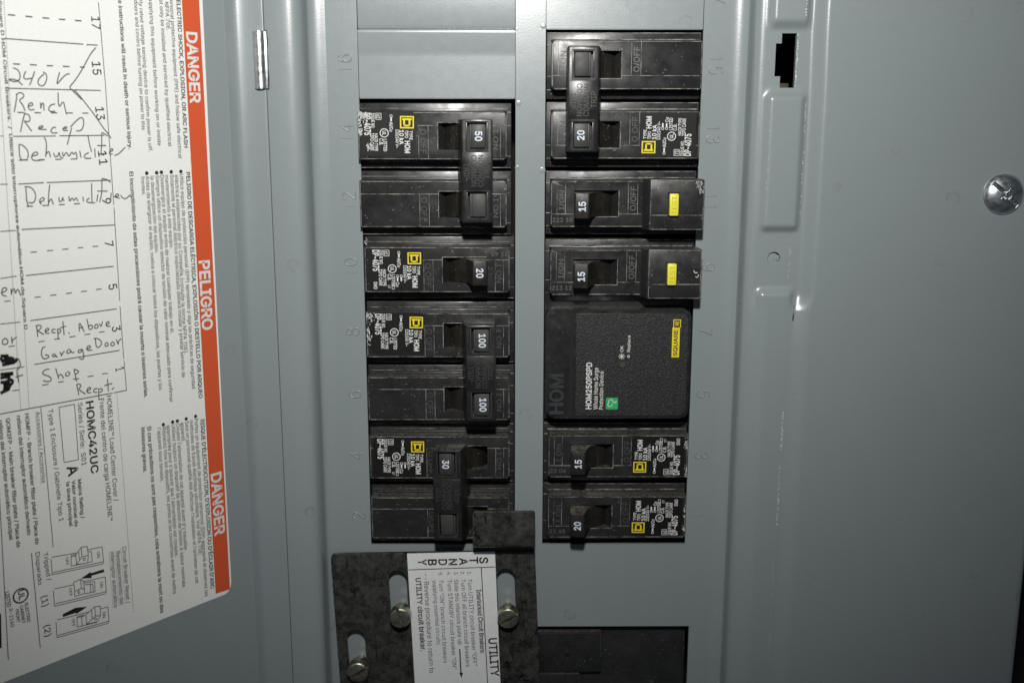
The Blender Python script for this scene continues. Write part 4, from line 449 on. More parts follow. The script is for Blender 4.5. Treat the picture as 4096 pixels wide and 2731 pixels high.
# ================================================================= panel cover: trim + deadfront
cover = tag(empty('panel_cover', (0, 0, 0)), 'grey enamelled steel breaker panel cover with recessed numbered front', 'panel cover')
YT, YB = 4.0, -13.0
def deadfront():
    X = [-3.0, -2.537, -.22, -.1, .22, 2.53, 2.645, 2.93]; Y = [YB, -8.93, -7.5, -.5, .49, 2.51, YT]
    def hole(x, y):
        return (-2.537 < x < -.22 and -7.5 < y < 2.51) or (.22 < x < 2.53 and -7.5 < y < 2.51) or (-.1 < x < 2.645 and y < -8.93)
    bm = bmesh.new(); V = {}
    def v(i, j):
        if (i, j) not in V: V[i, j] = bm.verts.new((X[i], Y[j], 0))
        return V[i, j]
    for i in range(len(X)-1):
        for j in range(len(Y)-1):
            if not hole((X[i]+X[i+1])/2, (Y[j]+Y[j+1])/2): bm.faces.new((v(i, j), v(i+1, j), v(i+1, j+1), v(i, j+1)))
    rim = [e for e in bm.edges if e.is_boundary and all(-2.95 < q.co.x < 2.9 for q in e.verts) and not all(abs(q.co.y-YT) < .01 for q in e.verts)]
    r = bmesh.ops.extrude_edge_only(bm, edges=rim)
    for g in r['geom']:
        if isinstance(g, bmesh.types.BMVert): g.co.z -= .06
    top = [e for e in bm.edges if len(e.link_faces) == 2 and e.calc_face_angle(0) > 1.2]
    bmesh.ops.bevel(bm, geom=top, offset=.012, segments=2, affect='EDGES', profile=.5)
    for f in bm.faces: f.smooth = True
    bm.normal_update()
    if sum(f.normal.z for f in bm.faces) < 0: bmesh.ops.reverse_faces(bm, faces=bm.faces)
    for e in bm.edges:
        if len(e.link_faces) == 2 and e.calc_face_angle(0) > .9: e.smooth = False
    me = bpy.data.meshes.new('deadfront'); bm.to_mesh(me); bm.free(); return link('deadfront', me, 'paint', cover)
deadfront()
def sweep(bm, prof, y0, y1, n=2):
    rows = [[bm.verts.new((x, y0+(y1-y0)*k/(n-1), z)) for x, z in prof] for k in range(n)]
    for k in range(n-1):
        for i in range(len(prof)-1): bm.faces.new((rows[k][i], rows[k][i+1], rows[k+1][i+1], rows[k+1][i]))
def sm(t): t = max(0., min(1., t)); return t*t*(3-2*t)
def smoothprof(p, it=2): return [(q.x, q.y) for q in smooth_pl(p, it)]
# left trim: flat strip beside the hinge, rolled edge, wall down to the deadfront, root fillet
bm = bmesh.new()
sweep(bm, [(-9, .1), (-3.9, .1), (-3.83, .12)] + smoothprof([(-3.800, .2), (-3.7975, .42), (-3.794, .438), (-3.76, .444), (-3.62, .455), (-3.48, .452), (-3.40, .436), (-3.33, .405), (-3.285, .35), (-3.262, .27), (-3.253, .15), (-3.245, .085), (-3.205, .045), (-3.12, .014), (-3.0, 0)], 3), YB, YT)
def up(me):
    if sum(p.normal.z*p.area for p in me.polygons) < 0: me.flip_normals()
    return me
me = bpy.data.meshes.new('trim'); 
for f in bm.faces: f.smooth = True
bm.to_mesh(me); bm.free(); link('trim', up(me), 'paint', cover)
# right trim: root fillet, wall, channel strip with pressed rib, two pockets, latch slot, hole, step up to the outer plate
def hf(x, y):
    if x < 3.175: return .07*((x-2.93)/.245)**2.6
    t = x-3.175
    wall = .07+.26*min(1, t/.012) if t < .012 else .33+.12*(1-(1-min(1, (t-.012)/.17))**2.4)**.6
    edge = 0
    pa = sm((.60-y)/.17)*sm((y+.50)/.11)
    pb = sm((-2.31-y)/.13)*sm((y+3.36)/.13)
    q = sm((-3.32-y)/.35)
    left = sm((x-3.34)/.12)*(1-q)+q*sm((x-3.24)/.30)
    down = 1-sm((x-3.865+.02*max(0, min(1.3, -y-2)))/.13)
    rib = left*(down*(1-q)+q)*(1-max(pa, pb))*.085
    step = (.13-.085*q)*sm((x-3.97-.02*min(1, max(0, .5-y))+q*.10)/(.24+.05*q))
    return wall+edge*min(1, t/.05)+rib+step
def right_trim():
    xs = [2.93, 2.96, 2.99, 3.02, 3.05, 3.08, 3.10, 3.12, 3.135, 3.15, 3.162, 3.17, 3.175, 3.179, 3.183, 3.187, 3.190, 3.195, 3.2, 3.208, 3.218, 3.23, 3.245, 3.26, 3.275] + [3.29+.03*k for k in range(7)] + [3.491, 3.51, 3.54, 3.572, 3.60, 3.63, 3.66, 3.69, 3.72, 3.75, 3.783, 3.81] + [3.84+.02*k for k in range(20)] + [4.25, 4.4, 4.7, 5.4, 6.2, 7.0, 7.70]
    ys = [YB, -9, -6, -4.2] + [-3.6+.03*k for k in range(45)] + [-2.24, -2.2, -2, -1.5, -1, -.7] + [-.60+.03*k for k in range(7)]
    ys = sorted(set([round(y, 4) for y in ys]) | {-.35, -.3, -.25, -.19, -.12, 0, .1, .2, .265, .3, .35, .405} | {round(.43+.02*k, 3) for k in range(11)} | {.8, 1.2, 2, YT})
    bm = bmesh.new(); g = [[bm.verts.new((x, y, hf(x, y))) for x in xs] for y in ys]
    cx, cy, r = 3.618, -2.812, .098
    def slot(x, y): return (3.572 < x < 3.783 and -.35 < y < .405) or (3.491 < x < 3.573 and -.19 < y < .265)
    near = []
    for j in range(len(ys)-1):
        for i in range(len(xs)-1):
            mx, my = (xs[i]+xs[i+1])/2, (ys[j]+ys[j+1])/2
            if slot(mx, my): continue
            q = (g[j][i], g[j][i+1], g[j+1][i+1], g[j+1][i])
            if abs(mx-cx) < .135 and abs(my-cy) < .135: near.append(q); continue
            bm.faces.new(q)
    # patch round the hole: outer loop of the removed cells to a circle
    from collections import Counter
    ec = Counter(); dirn = {}
    for q in near:
        for k in range(4):
            a, b = q[k], q[(k+1) % 4]; key = frozenset((a, b)); ec[key] += 1; dirn[key] = (a, b)
    ring = {}
    def rv(a):
        if a not in ring:
            d = Vector((a.co.x-cx, a.co.y-cy)).normalized()*r
            ring[a] = (bm.verts.new((cx+d.x, cy+d.y, a.co.z)), bm.verts.new((cx+d.x*.93, cy+d.y*.93, a.co.z-.012)), bm.verts.new((cx+d.x*.93, cy+d.y*.93, a.co.z-.09)))
        return ring[a]
    for k, c in ec.items():
        if c == 1:
            a, b = dirn[k]; A, B = rv(a), rv(b); bm.faces.new((a, b, B[0], A[0]))
            for m in (0, 1): bm.faces.new((A[m], B[m], B[m+1], A[m+1]))
    bm.verts.index_update()
    for v in [v for v in bm.verts if not v.link_faces]: bm.verts.remove(v)
    sl = [e for e in bm.edges if e.is_boundary and all(3.48 < v.co.x < 3.80 and -.36 < v.co.y < .41 for v in e.verts)]
    ex = bmesh.ops.extrude_edge_only(bm, edges=sl)
    for q in ex['geom']:
        if isinstance(q, bmesh.types.BMVert): q.co.z -= .075
    pe = [(7.70, hf(7.7, 0)), (7.74, hf(7.7, 0)-.006), (7.775, hf(7.7, 0)-.03), (7.79, hf(7.7, 0)-.07), (7.79, -.6)]
    sweep(bm, pe, YB, YT)
    bmesh.ops.remove_doubles(bm, verts=bm.verts, dist=1e-5)
    bm.normal_update()
    for f in bm.faces: f.smooth = True
    for e in bm.edges:
        if len(e.link_faces) == 2 and e.calc_face_angle(0) > 1.0: e.smooth = False
    me = bpy.data.meshes.new('trim'); bm.to_mesh(me); bm.free(); return link('trim', up(me), 'paint', cover)
right_trim()
# knocked-back disc seen in the round hole, bracket behind the latch slot
bm = bmesh.new(); prism(bm, circle(3.612, -2.822, .088, 20), .38, .405, .008); box(bm, 3.665, 3.70, -2.85, -2.77, .40, .425, .008); obj('knockout_disc', bm, 'paint', cover)
bm = bmesh.new(); box(bm, 3.5, 3.9, -.62, -.255, -.35, -.30, .01); obj('latch_bracket', bm, 'bracket', cover)
bm = bmesh.new(); box(bm, -3.5, 7.6, YB, YT, -2.0, -1.95); obj('enclosure_back', bm, 'dark', cover)
# bright chipped edges and scuffs on the paint
bm = bmesh.new(); rs = random.Random(3)
def scuff(x, y0, y1, wd, n, dens=.6):
    for k in range(n):
        y = y0+(y1-y0)*k/n
        if rs.random() < dens:
            l = abs(y1-y0)/n*rs.uniform(.3, 1.0); xx = x+rs.uniform(-.008, .008)
            z = max(hf(xx, y), hf(xx, y-l), hf(xx, y-l/2))+.003
            seg_quad(bm, (xx, y), (xx+rs.uniform(-.006, .006), y-l), wd*rs.uniform(.4, 1), z)
scuff(3.80, .40, -.34, .026, 26, .95); scuff(3.955, -.55, -1.0, .022, 14, .75); scuff(3.965, -1.25, -1.75, .02, 16, .5); scuff(3.44, -.6, -2.3, .007, 44, .4)
scuff(3.87, 1.0, .62, .03, 10, .8); scuff(3.97, -1.75, -2.2, .01, 10, .4); scuff(3.85, -2.45, -3.1, .008, 16, .5)
scuff(3.855, -5.15, -5.75, .035, 24, .8); scuff(3.85, -6.0, -7.0, .03, 30, .7); scuff(3.84, -7.6, -9.6, .007, 40, .6); scuff(4.06, -4.0, -5.0, .006, 20, .3)
obj('paint_scuffs', bm, 'chip', cover, False)['kind'] = 'stuff'
bm = bmesh.new(); rs = random.Random(9)
pl = [(3.93, -3.72), (3.945, -3.62), (3.94, -3.5), (3.93, -3.66)]; z = hf(3.93, -3.7)+.004
bm.faces.new([bm.verts.new((x, y, hf(x, y)+.004)) for x, y in ((3.915, -3.74), (3.935, -3.73), (3.948, -3.6), (3.95, -3.5), (3.937, -3.52), (3.922, -3.62))])
obj('bare_metal_chip', bm, 'embtie', cover, False)
# filler plates
def filler(name, prof, x0, x1):
    bm = bmesh.new(); n = len(prof); A = [bm.verts.new((x0, y, z)) for y, z in prof]; B = [bm.verts.new((x1, y, z)) for y, z in prof]
    A2 = [bm.verts.new((x0, y, -.08)) for y, z in prof]; B2 = [bm.verts.new((x1, y, -.08)) for y, z in prof]
    for i in range(n-1):
        bm.faces.new((A[i], B[i], B[i+1], A[i+1])); bm.faces.new((A2[i], A[i], A[i+1], A2[i+1])); bm.faces.new((B2[i+1], B[i+1], B[i], B2[i]))
    bm.faces.new((A[0], A2[0], B2[0], B[0])); bm.faces.new((A[-1], B[-1], B2[-1], A2[-1]))
    bmesh.ops.recalc_face_normals(bm, faces=bm.faces)
    bmesh.ops.bevel(bm, geom=[e for e in bm.edges if e.calc_face_angle(0) > 1.0 and max(v.co.z for v in e.verts) > -.07], offset=.010, segments=2, affect='EDGES')
    return obj(name, bm, 'paint', cover, True, 50)
filler('filler_plate', [(-.497, .0), (.10, .0), (.15, .001), (.19, .005), (.44, .026), (.478, .028), (.490, .02)], -2.530, -.227)
filler('filler_plate', [(.498, -.022), (.56, -.010), (1.47, -.010), (1.49, -.012)], -2.528, -.229); filler('filler_plate', [(1.505, -.01), (2.5, -.01)], -2.53, -.227)
filler('filler_plate', [(.492, .0), (1.49, .0)], .228, 2.522); filler('filler_plate', [(1.505, .0), (2.5, .0)], .228, 2.522)
# snapped-off twistout nubs: little shiny dimples at the opening corners
bm = bmesh.new()
for x, y, r in ((-.175, -.56, .05), (-.188, -1.50, .04), (.185, .54, .05), (.18, -1.54, .052), (-2.565, -.57, .022), (.195, -.52, .018), (.205, -2.53, .018), (2.545, -1.50, .022), (-.2, -3.5, .016), (-.2, -2.5, .018), (-.2, .5, .03)):
    for k in range(1):
        t = bmesh.new(); bmesh.ops.create_uvsphere(t, u_segments=14, v_segments=8, radius=r)
        for v in t.verts: v.co.z *= .13
        merge(bm, t, Matrix.Translation((x, y, -.003)))
obj('twistout_nubs', bm, 'paint', cover)['kind'] = 'stuff'
# embossed circuit numbers
DG = {'0': [[(.5, 1), (.1, .9), (0, .5), (.1, .1), (.5, 0), (.9, .1), (1, .5), (.9, .9), (.5, 1)]], '1': [[(.25, .78), (.55, 1)], [(.55, 1), (.55, 0)]],
 '2': [[(.05, .78), (.1, .95), (.5, 1.02), (.95, .9), (.9, .62), (.45, .35), (.02, .0), (.02, 0), (1, 0)]],
 '3': [[(.08, .85), (.3, 1.02), (.8, 1), (.95, .75), (.75, .54), (.45, .53)], [(.45, .53), (.85, .5), (1, .25), (.8, .0), (.3, -.02), (.03, .18)]],
 '4': [[(.75, 0), (.75, 1), (.75, 1), (.02, .3), (.02, .3), (1.02, .3)]],
 '5': [[(.92, 1), (.2, 1), (.2, 1), (.1, .55), (.1, .55), (.4, .66), (.9, .6), (1, .3), (.85, .03), (.35, -.03), (.02, .15)]],
 '6': [[(.9, .88), (.6, 1.03), (.15, .9), (0, .4), (.1, .05), (.5, -.02), (.95, .08), (1, .4), (.8, .6), (.4, .62), (.05, .4)]],
 '7': [[(0, 1), (1, 1), (1, 1), (.55, .45), (.35, 0)]],
 '8': [[(.5, .54), (.1, .62), (.08, .92), (.5, 1.02), (.92, .92), (.9, .62), (.5, .54), (.02, .45), (0, .08), (.5, -.02), (1, .08), (.98, .45), (.5, .54)]],
 '9': [[(.1, .12), (.4, -.03), (.85, .1), (1, .6), (.9, .95), (.5, 1.02), (.05, .92), (0, .6), (.2, .4), (.6, .38), (.95, .6)]]}
def number(n, side):
    bm = bmesh.new(); s = str(n); wd, hh, gap = .108, .19, .055
    tot = len(s)*wd+(len(s)-1)*gap; y = (-.5 if side > 0 else -.5)*tot
    for c in s:
        for pl in DG[c]:
            pts = [(y+px*wd, py*hh-hh/2) for px, py in pl]
            # left numbers read upwards, right numbers read downwards
            pts = [(-q, p) for p, q in pts] if side < 0 else [(q, -p) for p, q in pts]
            tube(bm, pts, .0105, .001, 3, 10, 1.25)
        y += wd+gap
    o = obj('embossed_number', bm, 'paint', cover, True, 80)
    o.location = (side*2.73, -((16-n)//2 if side < 0 else (15-n)//2), 0)
for n in range(1, 19): number(n, 1 if n % 2 else -1)
# ================================================================= door, swung open to the left
A = math.radians(48.5); HP = Vector((-4.2, 0, .47))
door = tag(empty('panel_door', HP, (0, A, 0)), 'open grey steel panel door carrying a large red and white danger label', 'door')
INV = (Matrix.Translation(HP) @ Matrix.Rotation(A, 4, 'Y')).inverted()
pd = [(-4.2-6*math.cos(A), .47+6*math.sin(A)), (-4.33, .47+.13*1.1303), (-4.318, .610), (-4.303, .600), (-4.290, .575)] 
pf = smoothprof([(-4.290, .575), (-4.262, .540), (-4.225, .498), (-4.18, .472), (-4.13, .459), (-4.06, .450), (-3.95, .445), (-3.84, .4445), (-3.808, .4425), (-3.7995, .43), (-3.7985, .30)], 3)
bm = bmesh.new(); sweep(bm, pd + pf[1:], YB, YT)
for v in bm.verts: v.co = INV @ v.co
for f in bm.faces: f.smooth = True
me = bpy.data.meshes.new('door_panel'); bm.to_mesh(me); bm.free()
if sum(p.normal.z*p.area for p in me.polygons) < 0: me.flip_normals()
link('door_panel', me, 'paint_door', door)
bm = bmesh.new(); t = bmesh.new(); bmesh.ops.create_cone(t, cap_ends=True, segments=28, radius1=.088, radius2=.088, depth=.80)
bmesh.ops.bevel(t, geom=[e for e in t.edges if abs(e.verts[0].co.z-e.verts[1].co.z) < 1e-6], offset=.01, segments=2, affect='EDGES')
merge(bm, t, INV @ Matrix.Translation((-3.875, .025, .44)) @ Matrix.Rotation(math.pi/2, 4, 'X'))
t = bmesh.new(); box(t, -3.86, -3.765, -.372, .42, .36, .475, .01); merge(bm, t, INV)
obj('hinge_knuckle', bm, 'zinc', door)
bm = bmesh.new(); poly_face(bm, [(-3.775, -.385), (-3.755, -.375), (-3.750, -.2), (-3.757, -.1), (-3.752, .02), (-3.762, .15), (-3.748, .3), (-3.757, .43), (-3.785, .44), (-3.785, -.38)], .4545)
obj('hinge_slot', bm, 'dark', cover, False)
# --- the label on the door
lab = bmesh.new(); z = .004
c0, c1 = Vector((-.536, -7.74)), Vector((-.728, -7.893))
pts = [(-.50, 1.6), (-.507, .80), (-.541, -2.281), (-.566, -5.631), (-.566, -7.70), (-.572, -7.76), (-.592, -7.82), (-.63, -7.87), (-.69, -7.892), (-4.6, -7.945), (-4.6, 1.6)]
prism(lab, pts[::-1], .0005, .004)
label = obj('warning_label', lab, 'paper', door, False)
bm = bmesh.new(); poly_face(bm, [(-.827, 1.55), (-.851, -7.826), (-.600, -7.838), (-.557, 1.55)], .0055); obj('red_band', bm, 'red', label, False)
bm = bmesh.new()
for s, a, b, h, bo in W_: text(bm, s, a, b, h, .007, 1.5)
obj('band_lettering', bm, 'white', label, False)
bm = bmesh.new()
for s, a, b, h, bo in T_: text(bm, s, a, b, h, .0062, .35+bo*.8)
for p in BU_: poly_face(bm, circle(p[0], p[1], .026, 12), .0062)
for k in range(24):
    a0, a1 = 2*math.pi*k/24, 2*math.pi*(k+1)/24; c, r = ULC_, ULR_
    bm.faces.new([bm.verts.new((c[0]+q*math.cos(a), c[1]+q*math.sin(a), .0062)) for q, a in ((r, a0), (r, a1), (r-.02, a1), (r-.02, a0))])
poly_face(bm, BAR_, .0062)
obj('printed_text', bm, 'ink', label, False)
bm = bmesh.new(); bt = bmesh.new()
for x0, y0, x1, y1, wd in D_: seg_quad(bm if wd > .0075 else bt, (x0, y0), (x1, y1), (wd*.85 if wd < .0155 else wd*.65), .0066)
obj('ruled_lines', bm, 'ink', label, False); obj('ruled_lines', bt, 'ink_grey', label, False)
bm = bmesh.new()
for pl in PIC_:
    for i in range(len(pl)-1): seg_quad(bm, pl[i], pl[i+1], .009, .0070)
for pl in ARR_: poly_face(bm, pl, .0070)
bmesh.ops.triangulate(bm, faces=bm.faces)
obj('reset_diagram', bm, 'ink', label, False)
bm = bmesh.new()
for k, pl in enumerate(HW_): ribbon(bm, pl, .0145, .0074+.00002*k)
obj('handwriting', bm, 'pen', label, False)
bm = bmesh.new()
for k, pl in enumerate(SC_): ribbon(bm, pl, .04, .0090+.0002*k, 1)
obj('crossed_out_writing', bm, 'penblack', label, False)
def flatprint():
    # joined print, mould lines and scuffs: too small to pick apart, so each is one part of kind stuff
    for o in bpy.data.objects:
        if o.parent and o.name.split('.')[0] in FLAT: o['kind'] = 'stuff'
FLAT = ('printed_text', 'mould_and_edge_lines', 'ruled_lines', 'handwriting', 'crossed_out_writing', 'reset_diagram', 'band_lettering', 'embossed_text', 'embossed_number', 'rating_number', 'on_mark', 'off_mark', 'date_code', 'square_emblem', 'cloud_symbol', 'badge_lettering', 'raised_lettering', 'scraped_paint', 'pale_scrape', 'pin_hole', 'yellow_badge')
# ================================================================= circuit breakers
def uprof(bm, prof, v0, v1, bev=0.):
    t = bmesh.new(); a = [t.verts.new((u, v0, z)) for u, z in prof]; b = [t.verts.new((u, v1, z)) for u, z in prof]; n = len(prof)
    t.faces.new(a); t.faces.new(b[::-1])
    for i in range(n): t.faces.new((a[i], b[i], b[(i+1) % n], a[(i+1) % n]))
    bmesh.ops.recalc_face_normals(t, faces=t.faces)
    if bev: bmesh.ops.bevel(t, geom=[e for e in t.edges if e.calc_face_angle(0) > .5 and max(v.co.z for v in e.verts) > .0], offset=bev, segments=2, affect='EDGES', profile=.5)
    merge(bm, t)
ZF = .17
def housing_mesh(afci):
    f = bmesh.new(); x1 = 1.72 if afci else 2.50
    prism(f, rrect(.30, x1, -.35, .35, .055, 5, (0, 1, 1, 0)), -.25, ZF, .018, 2)
    cut = bmesh.new(); box(cut, .655, 1.325, -.19, .20, -.5, .6)
    out = carved(f, cut)
    s = bmesh.new(); box(s, .235, 2.522, -.478, .478, -1.0, -.08, .012)
    cut = bmesh.new(); box(cut, .655, 1.325, -.19, .20, -.5, .6); merge(out, carved(s, cut))
    # raised bead along the foot of the face, step marks on the inner flange
    box(out, .30, 2.50, .35, .372, -.1, -.03, .008); box(out, .30, 2.50, -.372, -.35, -.1, -.03, .008)
    if afci: uprof(out, [(1.665, -.2), (1.665, .165), (1.69, .19), (1.745, .38), (1.765, .395), (2.545, .395), (2.56, .38), (2.56, -.2)], -.372, .372, .014)
    uprof(out, [(1.318, .15), (1.225, -.03), (1.215, -.3), (1.33, -.3), (1.33, .15)], -.195, .205)
    uprof(out, [(.60, -.4), (.60, -.38), (1.35, -.38), (1.35, -.4)], -.2, .21)
    return mesh_of('housing', out, True, 24)
HOUS = housing_mesh(False); HOUSA = housing_mesh(True)
def lines_mesh(afci, sticker, plain):
    bm = bmesh.new(); z = ZF+.0022; w_ = .0085; rs = random.Random(1)
    xe = 1.66 if afci else (1.618 if sticker else 2.49)
    def L(a, b, zz=z, ww=w_): seg_quad(bm, a, b, ww, zz)
    L((.31, -.15), (.655, -.15)); L((1.325, -.15), (xe, -.15)); L((1.325, -.19), (1.325, .2)); L((.655, -.192), (1.325, -.192))
    if sticker: L((2.445, -.15), (2.49, -.15))
    for u in (.40, .525): L((u, -.146), (u, .335), z, .006)
    for u in (1.465, 1.605): L((u, -.146), (u, .335), z, .006)
    L((.34, .333), (2.47 if not afci else 1.67, .333), z, .007); L((.34, -.334), (2.47 if not afci else 1.67, -.334), z, .009)  # pale strips along both face edges paint in their bright highlight
    L((.317, -.3), (.317, .3), z, .006); L((2.485, -.33), (2.485, .33), z, .006) if not afci else None
    for v in (-.15, .30, -.345): L((.245, v), (.30, v), -.0765, .009)
    L((.25, .47), (2.51, .47), -.0765, .008); L((.30, .378), (2.49, .378), -.0765, .012); L((.30, -.40), (2.49, -.40), -.0765, .006)
    if afci:
        za = .3972; L((1.77, -.15), (2.55, -.15), za); L((1.775, -.358), (2.54, -.358), za, .007); L((1.775, .357), (2.54, .357), za, .007); L((1.772, -.35), (1.772, .35), za, .006); L((2.547, -.35), (2.547, .35), za, .007)
    return mesh_of('mould_and_edge_lines', bm, False)
LM = {}
def put_housing(root, v, afci=False, sticker=False, style='I ON', off='O OFF', col='faint'):
    h = link('housing', HOUSA if afci else HOUS, 'black', root); h.location = (0, v, 0)
    k = (afci, sticker)
    if k not in LM: LM[k] = lines_mesh(afci, sticker, True)
    link('mould_and_edge_lines', LM[k], 'mould', h)
    bm = bmesh.new(); text(bm, style, (.508, -.09), (.508, .20), .075, ZF, .6, .004); obj('on_mark', bm, col, h, False)
    bm = bmesh.new(); text(bm, off, (1.582, -.10), (1.582, .26), .085, ZF, .6, .004); obj('off_mark', bm, col, h, False)
    return h
def cap_prof(off, short=False):
    p = [(.66, -.05), (.655, .20), (.638, .49), (.644, .535), (.655, .545), (.838, .562), (.852, .555), (.862, .53), (.885, .43), (.925, .30), (.985, .19), (1.07, .125), (1.07, -.05)]
    if short: p = [(.66, -.05), (.655, .20), (.652, .30), (.92, .305), (.985, .19), (1.07, .125), (1.07, -.05)]
    return [(2*.98-u, z) for u, z in p][::-1] if off else p
def toggle(root, v, off=False, num=None, short=False):
    bm = bmesh.new(); uprof(bm, cap_prof(off, short), -.176, .186, .008); t = obj('toggle', bm, 'toggle', root, True, 28); t.location = (0, v, 0)
    bm = bmesh.new(); a = [math.radians(8+164*k/24) for k in range(25)]
    uprof(bm, [(.98+.345*math.cos(q), -.245+.345*math.sin(q)) for q in a] + [(.62, -.36), (1.30, -.36)], -.183, .193); obj('drum', bm, 'drum', t, True, 28)
    if num:
        bm = bmesh.new(); l = .068*len(num)/2+.002; text(bm, num, (.800, .0-l), (.800, .0+l), .10, .5665, 1.3)
        for q in bm.verts: q.co.z = .545+(q.co.x-.655)*.017/.183+.0025
        obj('rating_number', bm, 'numwhite', t, False)
        bm = bmesh.new()
        for vv in (.1868, -.1768): bm.faces.new([bm.verts.new((.755+.035*math.cos(k*math.pi/6), vv, .43+.025*math.sin(k*math.pi/6))) for k in range(12)])
        obj('pin_hole', bm, 'dark', t, False)
    return t
def tie(root, nums, off=False, du=0., dv=0., rot=(0, 0, 0)):
    m = (lambda u: 1.96-u) if off else (lambda u: u)
    def bx(b, u0, u1, *r, **k): box(b, min(m(u0), m(u1)), max(m(u0), m(u1)), *r, **k)
    f = bmesh.new(); pr = [(m(u), z) for u, z in ((.515, .10), (.515, .605), (.957, .605), (1.035, .10))]; uprof(f, pr, -1.24, .24, .020)
    cut = bmesh.new()
    for c in (-.01, -1.0): bx(cut, .580, .895, c-.205, c+.195, .578, .8)
    f = carved(f, cut); cut = bmesh.new()
    for c in (-.01, -1.0): bx(cut, .602, .878, c-.190, c+.180, .46, .8)
    f = carved(f, cut)
    bx(f, .524, .952, -.775, -.235, .58, .613, bev=.010)
    o = obj('handle_tie', f, 'tie', root, True, 24); o.location = (du, dv, 0); o.rotation_euler = rot
    bm = bmesh.new(); zz = .6128
    for s, ub, v0, v1 in (('COMMON', .735+.085, -.735, -.285), ('TRIP', .905+.02, -.62, -.39)): text(bm, s, (m(ub) if not off else m(ub)+.085, v0), (m(ub) if not off else m(ub)+.085, v1), .078, zz, .2, .006)
    for s, ub, v0, v1 in (('COMMON', .645, -.28, -.735), ('TRIP', .555, -.40, -.63)): text(bm, s, (m(ub) if not off else m(ub)-.085, v0), (m(ub) if not off else m(ub)-.085, v1), .078, zz, .2, .006)
    obj('embossed_text', bm, 'embtie', o, False)
    for c in (-.01, -1.0):
        for u in (.588, .884): bm = bmesh.new(); bx(bm, u-.008, u+.008, c-.192, c+.182, .575, .597, bev=.003); obj('window_rim', bm, 'rim', o)
    for c, n in zip((-.01, -1.0), nums):
        bm = bmesh.new(); bx(bm, .614, .815, c-.168, c+.165, .30, .568, bev=.010); bx(bm, .812, .845, c-.168, c+.165, .30, .535, bev=.008)
        t = obj('toggle_cap', bm, 'cap', o, True, 24)
        if n:
            bm = bmesh.new(); l = .07*len(n)/2; ub = .762; ub = (m(ub)+.095) if off else ub; text(bm, n, (ub, c+.0-l), (ub, c+.0+l), .098, .5695, 1.3); obj('rating_number', bm, 'numwhite', t, False)
    return o
def sticker(root, v, issue, swd=False, nom=False, extra=True, shift=0., tilt=0.):
    lx = lambda x: 1.622+(x-895)*.002158
    ly = lambda y: -(y-922)*.0021
    b = bmesh.new(); prism(b, rrect(1.622, 2.44, -.32, .32, .05, 4), ZF-.002, ZF+.006)
    s = obj('rating_label', b, 'sticker', root, False); s.location = (shift, v, 0); s.rotation_euler = (0, 0, tilt)
    z = ZF+.0075; bm = bmesh.new()
    def t(st, x, y0, y1, h, bo=.8): text(bm, st, (lx(x), ly(y0)), (lx(x), ly(y1)), h*.00215, z, bo)
    t('TYPE', 937, 948, 885, 22); t('HOM', 968, 877, 793, 35, 1.4); t('TIPO', 967, 950, 897, 22); t('10 kA', 1004, 952, 852, 29, 1.2); t('120/240 V~', 1030, 955, 828, 21)
    t('Al/Cu', 1071, 1006, 940, 22); t('LISTED', 1113, 888, 803, 23); t('C.B.', 1141, 892, 845, 23)
    t('HACR TYPE', 1175, 925, 805, 23); t('TIPO CARR', 1203, 928, 808, 23); t(issue, 1160, 1056, 1030, 25); t('ISSUE NO.', 1195, 1066, 960, 22); t('DP-4075', 1243, 1066, 913, 43, 1.3)
    t('UL', 1120, 944, 914, 24, 1.2)
    def fr(x0, y0, x1, y1, wd):
        for a, c in (((x0, y0), (x1, y0)), ((x1, y0), (x1, y1)), ((x1, y1), (x0, y1)), ((x0, y1), (x0, y0))): seg_quad(bm, (lx(a[0]), ly(a[1])), (lx(c[0]), ly(c[1])), wd, z+.0003)
    fr(1128, 1022, 1165, 1064, .007)
    cx, cy, r = lx(1108), ly(930), .066
    for k in range(20):
        a0, a1 = 2*math.pi*k/20, 2*math.pi*(k+1)/20
        bm.faces.new([bm.verts.new((cx+q*math.cos(a), cy+q*math.sin(a), z)) for q, a in ((r, a0), (r, a1), (r-.012, a1), (r-.012, a0))])
    def conn(x, y):
        fr(x-7, y, x+7, y-16, .007); seg_quad(bm, (lx(x), ly(y-16)), (lx(x), ly(y-44)), .022, z)
    conn(1060, 1054)
    if extra: conn(1046, 884); conn(1072, 884); t('Cu', 1084, 832, 800, 22)
    if swd: t('SWD', 1240, 835, 782, 24)
    if nom:
        t('NOM', 1118, 792, 765+5, 13) if False else None
        fr(1096, 812, 1112, 782, .006); t('117', 1140, 812, 788, 16)
        cx, cy, r = lx(1150), ly(795), .035
    obj('printed_text', bm, 'white', s, False)
    bm = bmesh.new(); zz = z+.0002
    def q(x0, y0, x1, y1): bm.faces.new([bm.verts.new((lx(x), ly(y), zz)) for x, y in ((x0, y0), (x1, y0), (x1, y1), (x0, y1))])
    for a in ((905, 963, 914, 1048), (991, 963, 1000, 1048), (914, 963, 991, 972), (914, 1039, 991, 1048)): q(*a)
    for a in ((920, 1020, 985, 1032), (929, 988, 941, 1020), (966, 988, 978, 1020), (935, 977, 972, 988)): q(*a)
    for x0, x1, y0 in ((929, 941, 988), (966, 978, 988)):
        xo, xi = (x0, x1) if x0 < 950 else (x1, x0)
        bm.faces.new([bm.verts.new((lx(x), ly(y), zz)) for x, y in ((xo, 988), (xi, 988), (935 if x0 < 950 else 972, 977))])
    obj('square_emblem', bm, 'yellow', s, False)
